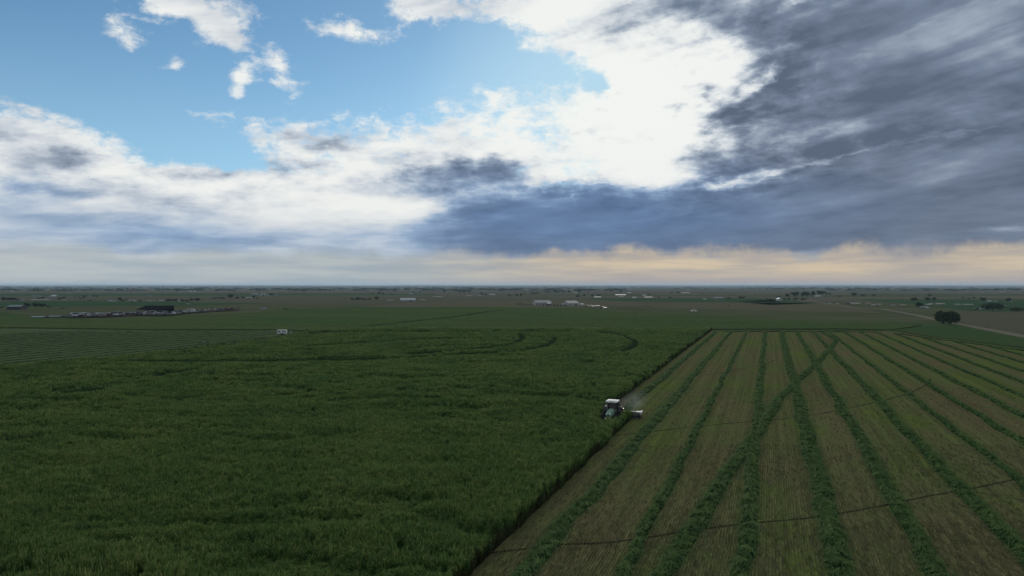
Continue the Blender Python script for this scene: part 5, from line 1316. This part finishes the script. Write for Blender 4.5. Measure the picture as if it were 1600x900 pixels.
def box_trailer(px, pb, wpx, hpx, label, col, z=0.0, rz=0.0):
    x, y = W(px, pb); s = y / F; w = wpx * s; h = hpx * s
    e = empty('trailer', (x, y + 1.2, z), rz); tag(e, label, 'trailer')
    part('body', e, wallmat(col), lambda bm: box_bm(bm, -w / 2, w / 2, -1.2, 1.2, .7, h, bevel=.06))
    part('chassis', e, P_DARK, lambda bm: (box_bm(bm, -w / 2 + .1, w / 2 - .1, -.9, .9, .5, .69), box_bm(bm, w / 2 - .1, w / 2 + .8, -.06, .06, .5, .6)))
    for sx in (-.35, .35): part('wheel', e, P_TYRE, lambda bm: [wheel_w(bm, sx, sy) for sy in (-1.1, 1.1)])
    part('door', e, wallmat((.35, .36, .36)), lambda bm: box_bm(bm, -w * .32, -w * .12, -1.23, -1.19, .9, h * .9))
    return e
def wheel_w(bm, sx, sy):
    n0 = len(bm.verts); wheel_bm(bm, (0, 0, 0), .38, .24, n=12, inner=.35); bm.verts.ensure_lookup_table()
    for v in list(bm.verts)[n0:]: v.co = Vector((v.co.y + sx, v.co.x + sy, v.co.z + .38))
box_trailer(297.5, 489, 11.5, 5.2, 'tall white box trailer among the parked cars', (.62, .62, .60), .6)
box_trailer(286, 490, 9, 2.6, 'low white flat-sided trailer left of the tall box trailer', (.55, .56, .55), .6)
B(57, 498.2, 19, 3.8, 'long low dark shed with a pale green roof at the left end of the yard', (.03, .04, .035), (.16, .22, .19), depth=5); B(83.5, 497.6, 18, 4.0, 'long low dark shed with a grey roof, second from the left end of the yard', (.022, .025, .022), (.13, .16, .14), depth=5)
B(103, 497.3, 17, 3.6, 'low black shed where the row of parked cars begins', (.018, .018, .018), (.04, .04, .04), depth=5)
vehicle(*W(1084.5, 487.6), math.radians(75), 'pickup', 'white', 'white pickup alone in the tan field beyond the green field')
vehicle(*W(932, 480.6), math.radians(75), 'van', 'white', 'white van parked right of the pale grey barn'); vehicle(*W(917, 478.8), math.radians(80), 'car', 'black', 'black car parked between the pale grey barn and the white van'); vehicle(*W(924, 480), math.radians(80), 'pickup', 'grey', 'grey pickup parked just left of the white van'); vehicle(*W(941, 481.8), math.radians(70), 'car', 'dark blue', 'dark blue car right of the white van'); vehicle(*W(946, 482.6), math.radians(85), 'car', 'grey', 'grey car at the right end of the barn yard')
vehicle(*W(411, 484), math.radians(70), 'van', 'white', 'lone white van on the track above the far green field')
vehicle(*W(1526, 483.8), math.radians(85), 'car', 'black', 'black car left of the tiny white hut near the right border')

# white camper trailer at the corner of the crop
def camper():
    x, y = W(440.5, 523.5); e = empty('camper_trailer', (x, y, 0), math.radians(12)); tag(e, 'small white camper trailer parked on the grass beyond the crop', 'camper')
    def body(bm):
        prof = [(-1.95, .55), (1.95, .55), (2.05, 1.4), (1.75, 2.25), (-1.75, 2.30), (-2.05, 1.7)]
        prism_bm(bm, [(a, b) for a, b in prof], -1.05, 1.05)
        for v in bm.verts: v.co = Vector((v.co.y, v.co.x, v.co.z))
    part('body', e, P_WHITE, body)
    part('window', e, WIN_DARK, lambda bm: box_bm(bm, -1.55, -.65, -1.09, -1.04, 1.35, 1.85, bevel=.015)); part('window', e, WIN_DARK, lambda bm: box_bm(bm, 1.15, 1.60, -1.09, -1.04, 1.45, 1.9, bevel=.015))
    part('door', e, wallmat((.45, .47, .48)), lambda bm: box_bm(bm, .25, .90, -1.08, -1.04, .62, 2.1)); part('chassis', e, P_DARK, lambda bm: (box_bm(bm, -1.9, 1.9, -.9, .9, .38, .54), tube_bm(bm, (1.9, 0, .46), (3.1, 0, .46), .05)))
    for sx in (-.5, .3): part('wheel', e, P_TYRE, lambda bm: [wheel_w(bm, sx, sy) for sy in (-1.0, 1.0)])
    # pivot control stand to the right
    x2, y2 = W(453, 523); p = empty('irrigation_stand', (x2, y2, 0)); tag(p, 'dark pipe-framed irrigation stand just right of the white camper', 'irrigation stand')
    for dx in (-1.1, 1.1):
        for dy in (-.9, .9): part('leg', p, P_DARK, lambda bm: tube_bm(bm, (dx, dy, 0), (dx * .25, dy * .25, 3.0), .05, .04))
    part('pipe', p, P_STEEL, lambda bm: (tube_bm(bm, (0, 0, 0), (0, 0, 3.2), .09), tube_bm(bm, (0, 0, 3.2), (1.3, 0, 3.3), .08)))
    part('control_box', p, wallmat((.3, .32, .33)), lambda bm: box_bm(bm, .5, .95, -1.0, -.7, .9, 1.7, bevel=.02))
camper()
# pairs of irrigation wheels in the left field
def wheel_pair(px, pb, label):
    x, y = W(px, pb); e = empty('irrigation_tower', (x, y, 0), math.radians(8)); tag(e, label, 'irrigation cart', 'small wheeled irrigation carts on the left field')
    for sx in (-1.15, 1.15): part('wheel', e, P_TYRE, lambda bm: wheel_w2(bm, sx))
    part('axle', e, P_STEEL, lambda bm: (tube_bm(bm, (-1.1, 0, .55), (1.1, 0, .55), .04), tube_bm(bm, (-1.0, 0, .55), (0, 0, 1.1), .03), tube_bm(bm, (1.0, 0, .55), (0, 0, 1.1), .03)))
def wheel_w2(bm, sx):
    n0 = len(bm.verts); wheel_bm(bm, (0, 0, 0), .55, .20, n=14, inner=.7); 
    for v in list(bm.verts)[n0:]: v.co = Vector((v.co.y + sx, v.co.x, v.co.z + .55))
wheel_pair(145.5, 575.5, 'dark two-wheeled irrigation cart on the left field, the nearer one'); wheel_pair(318.5, 539.0, 'dark two-wheeled irrigation cart on the left field, the farther one')

# ------------------------------------------------------------------ utility poles
POLEM = mat_simple('pole_wood', (.045, .040, .036), .9)
def pole(px, pb, ptop, label, double=False):
    x, y = W(px, pb); h = (pb - ptop) * y / F; e = empty('utility_pole', (x, y, 0)); tag(e, label, 'utility pole')
    r = max(.16, y / F * .16)
    def f(bm):
        if double: tube_bm(bm, (-y / F * 1.1, 0, 0), (-y / F * 1.1, 0, h), r, r * .7, 6); tube_bm(bm, (y / F * 1.1, 0, 0), (y / F * 1.1, 0, h), r, r * .7, 6)
        else: tube_bm(bm, (0, 0, 0), (0, 0, h), r, r * .7, 6)
    part('post', e, POLEM, f); part('crossarm', e, POLEM, lambda bm: box_bm(bm, -y / F * 1.4 if double else -1.2, y / F * 1.4 if double else 1.2, -.08, .08, h * .90, h * .90 + .22))
pole(88.5, 459.5, 447.5, 'double utility pole left of the white-roofed house', True); pole(59, 459.8, 452, 'single faint utility pole near the left border'); pole(169.3, 459, 447.8, 'thin utility pole above the pale trailers'); pole(205.3, 461.5, 448, 'dark utility pole behind the farm roofs at left')
pole(254, 462, 445, 'tall hazy utility pole behind the big dark shed'); pole(347.5, 455.5, 447.6, 'thin utility pole right of the twin white sheds'); pole(407, 458.5, 446.6, 'tall utility pole above the white farm group'); pole(466.5, 456, 448.2, 'thin utility pole, leftmost of the three between the small trees'); pole(475, 461, 450.0, 'middle utility pole of the three on the horizon'); pole(478.6, 461.4, 450.2, 'rightmost utility pole of the three on the horizon')
pole(1516.5, 463.4, 456.2, 'twin utility pole near the right border', True); pole(575.5, 459.5, 452, 'faint utility pole above the dark grove')
pole(720, 462, 455, 'faint utility pole near the far cluster of trees')

# ------------------------------------------------------------------ distant hills, far scattered farmland specks
def hills(y0, hmax, seed, name, x0=-30000, x1=30000, mat=None):
    n = 260; xs = np.linspace(x0, x1, n); nr = 6; V = []; 
    for j in range(nr):
        v = j / (nr - 1)
        prof = math.sin(v * math.pi) ** 1.2
        hh = hmax * (.25 + .9 * fbm(xs / 2600., xs * 0 + seed, 4, seed)) * prof * (1 + .12 * (vnoise(xs / 300., xs * 0 + j, seed + 3) - .5))
        V.append(np.stack([xs, y0 + v * 4500 + 0 * xs, hh - 1.0], 1))
    V = np.concatenate(V); I = np.arange(n * nr).reshape(nr, n)
    Q = np.stack([I[:-1, :-1].ravel(), I[:-1, 1:].ravel(), I[1:, 1:].ravel(), I[1:, :-1].ravel()], 1)
    o = link(name, mesh_np(name, V, Q, smooth=True), mat); o['kind'] = 'structure'
M_hill = ground_mat('hill', plain((.040, .050, .032), (.085, .080, .055), .0009, (.6, 1, 1)))
hills(9000, 20, 5, 'hills', mat=M_hill); hills(16000, 48, 9, 'hills', mat=M_hill); hills(24000, 52, 14, 'hills', mat=M_hill)

# far wooded strips that read as one mass each: one joined mesh of leaf clumps
def far_woods():
    r = np.random.default_rng(3); cr = PROTO[5][0]; co = np.zeros(len(cr.vertices) * 3, np.float32); cr.vertices.foreach_get('co', co); co = co.reshape(-1, 3, order='C')[: 4 * 110]
    V = []; 
    for i in range(1000):
        y = float(np.exp(r.uniform(math.log(2600), math.log(12000)))); x = r.uniform(-.80, .80) * y
        if vnoise(np.array([x / 900.]), np.array([y / 500.]), 9)[0] < .42: continue
        w = r.uniform(14, 60); h = r.uniform(4, 9)
        V.append(co * np.array([w / 1.9, 8, h]) * np.array([1.8, 1.8, 1]) + np.array([x, y, 0]))
    V = np.concatenate(V); Q = np.arange(len(V)).reshape(-1, 4)
    # enlarge faces: scale every quad about its centre
    c = V.reshape(-1, 4, 3); m = c.mean(1, keepdims=True); V = (m + (c - m) * 2.2).reshape(-1, 3); V[:, 2] = np.maximum(V[:, 2], 0)
    me = mesh_np('far_woods', V, Q); o = link('far_woods', me, M_tree); tag(o, 'scattered far tree belts fading into the blue haze along the horizon', 'woods', kind='stuff')
far_woods()

# ------------------------------------------------------------------ haze
def haze():
    bm = bmesh.new(); box_bm(bm, -39000, 39000, -7000, 34000, -1.0, 75.0)
    m = bpy.data.materials.new('haze'); m.use_nodes = True; t = m.node_tree; t.nodes.clear()
    out = t.nodes.new('ShaderNodeOutputMaterial'); pv = t.nodes.new('ShaderNodeVolumePrincipled')
    pv.inputs['Color'].default_value = (.62, .82, 1.0, 1); pv.inputs['Density'].default_value = 5e-5; pv.inputs['Anisotropy'].default_value = 0.2
    t.links.new(pv.outputs[0], out.inputs['Volume'])
    o = link('haze', bm_mesh('haze', bm), m); o['kind'] = 'stuff'
haze()
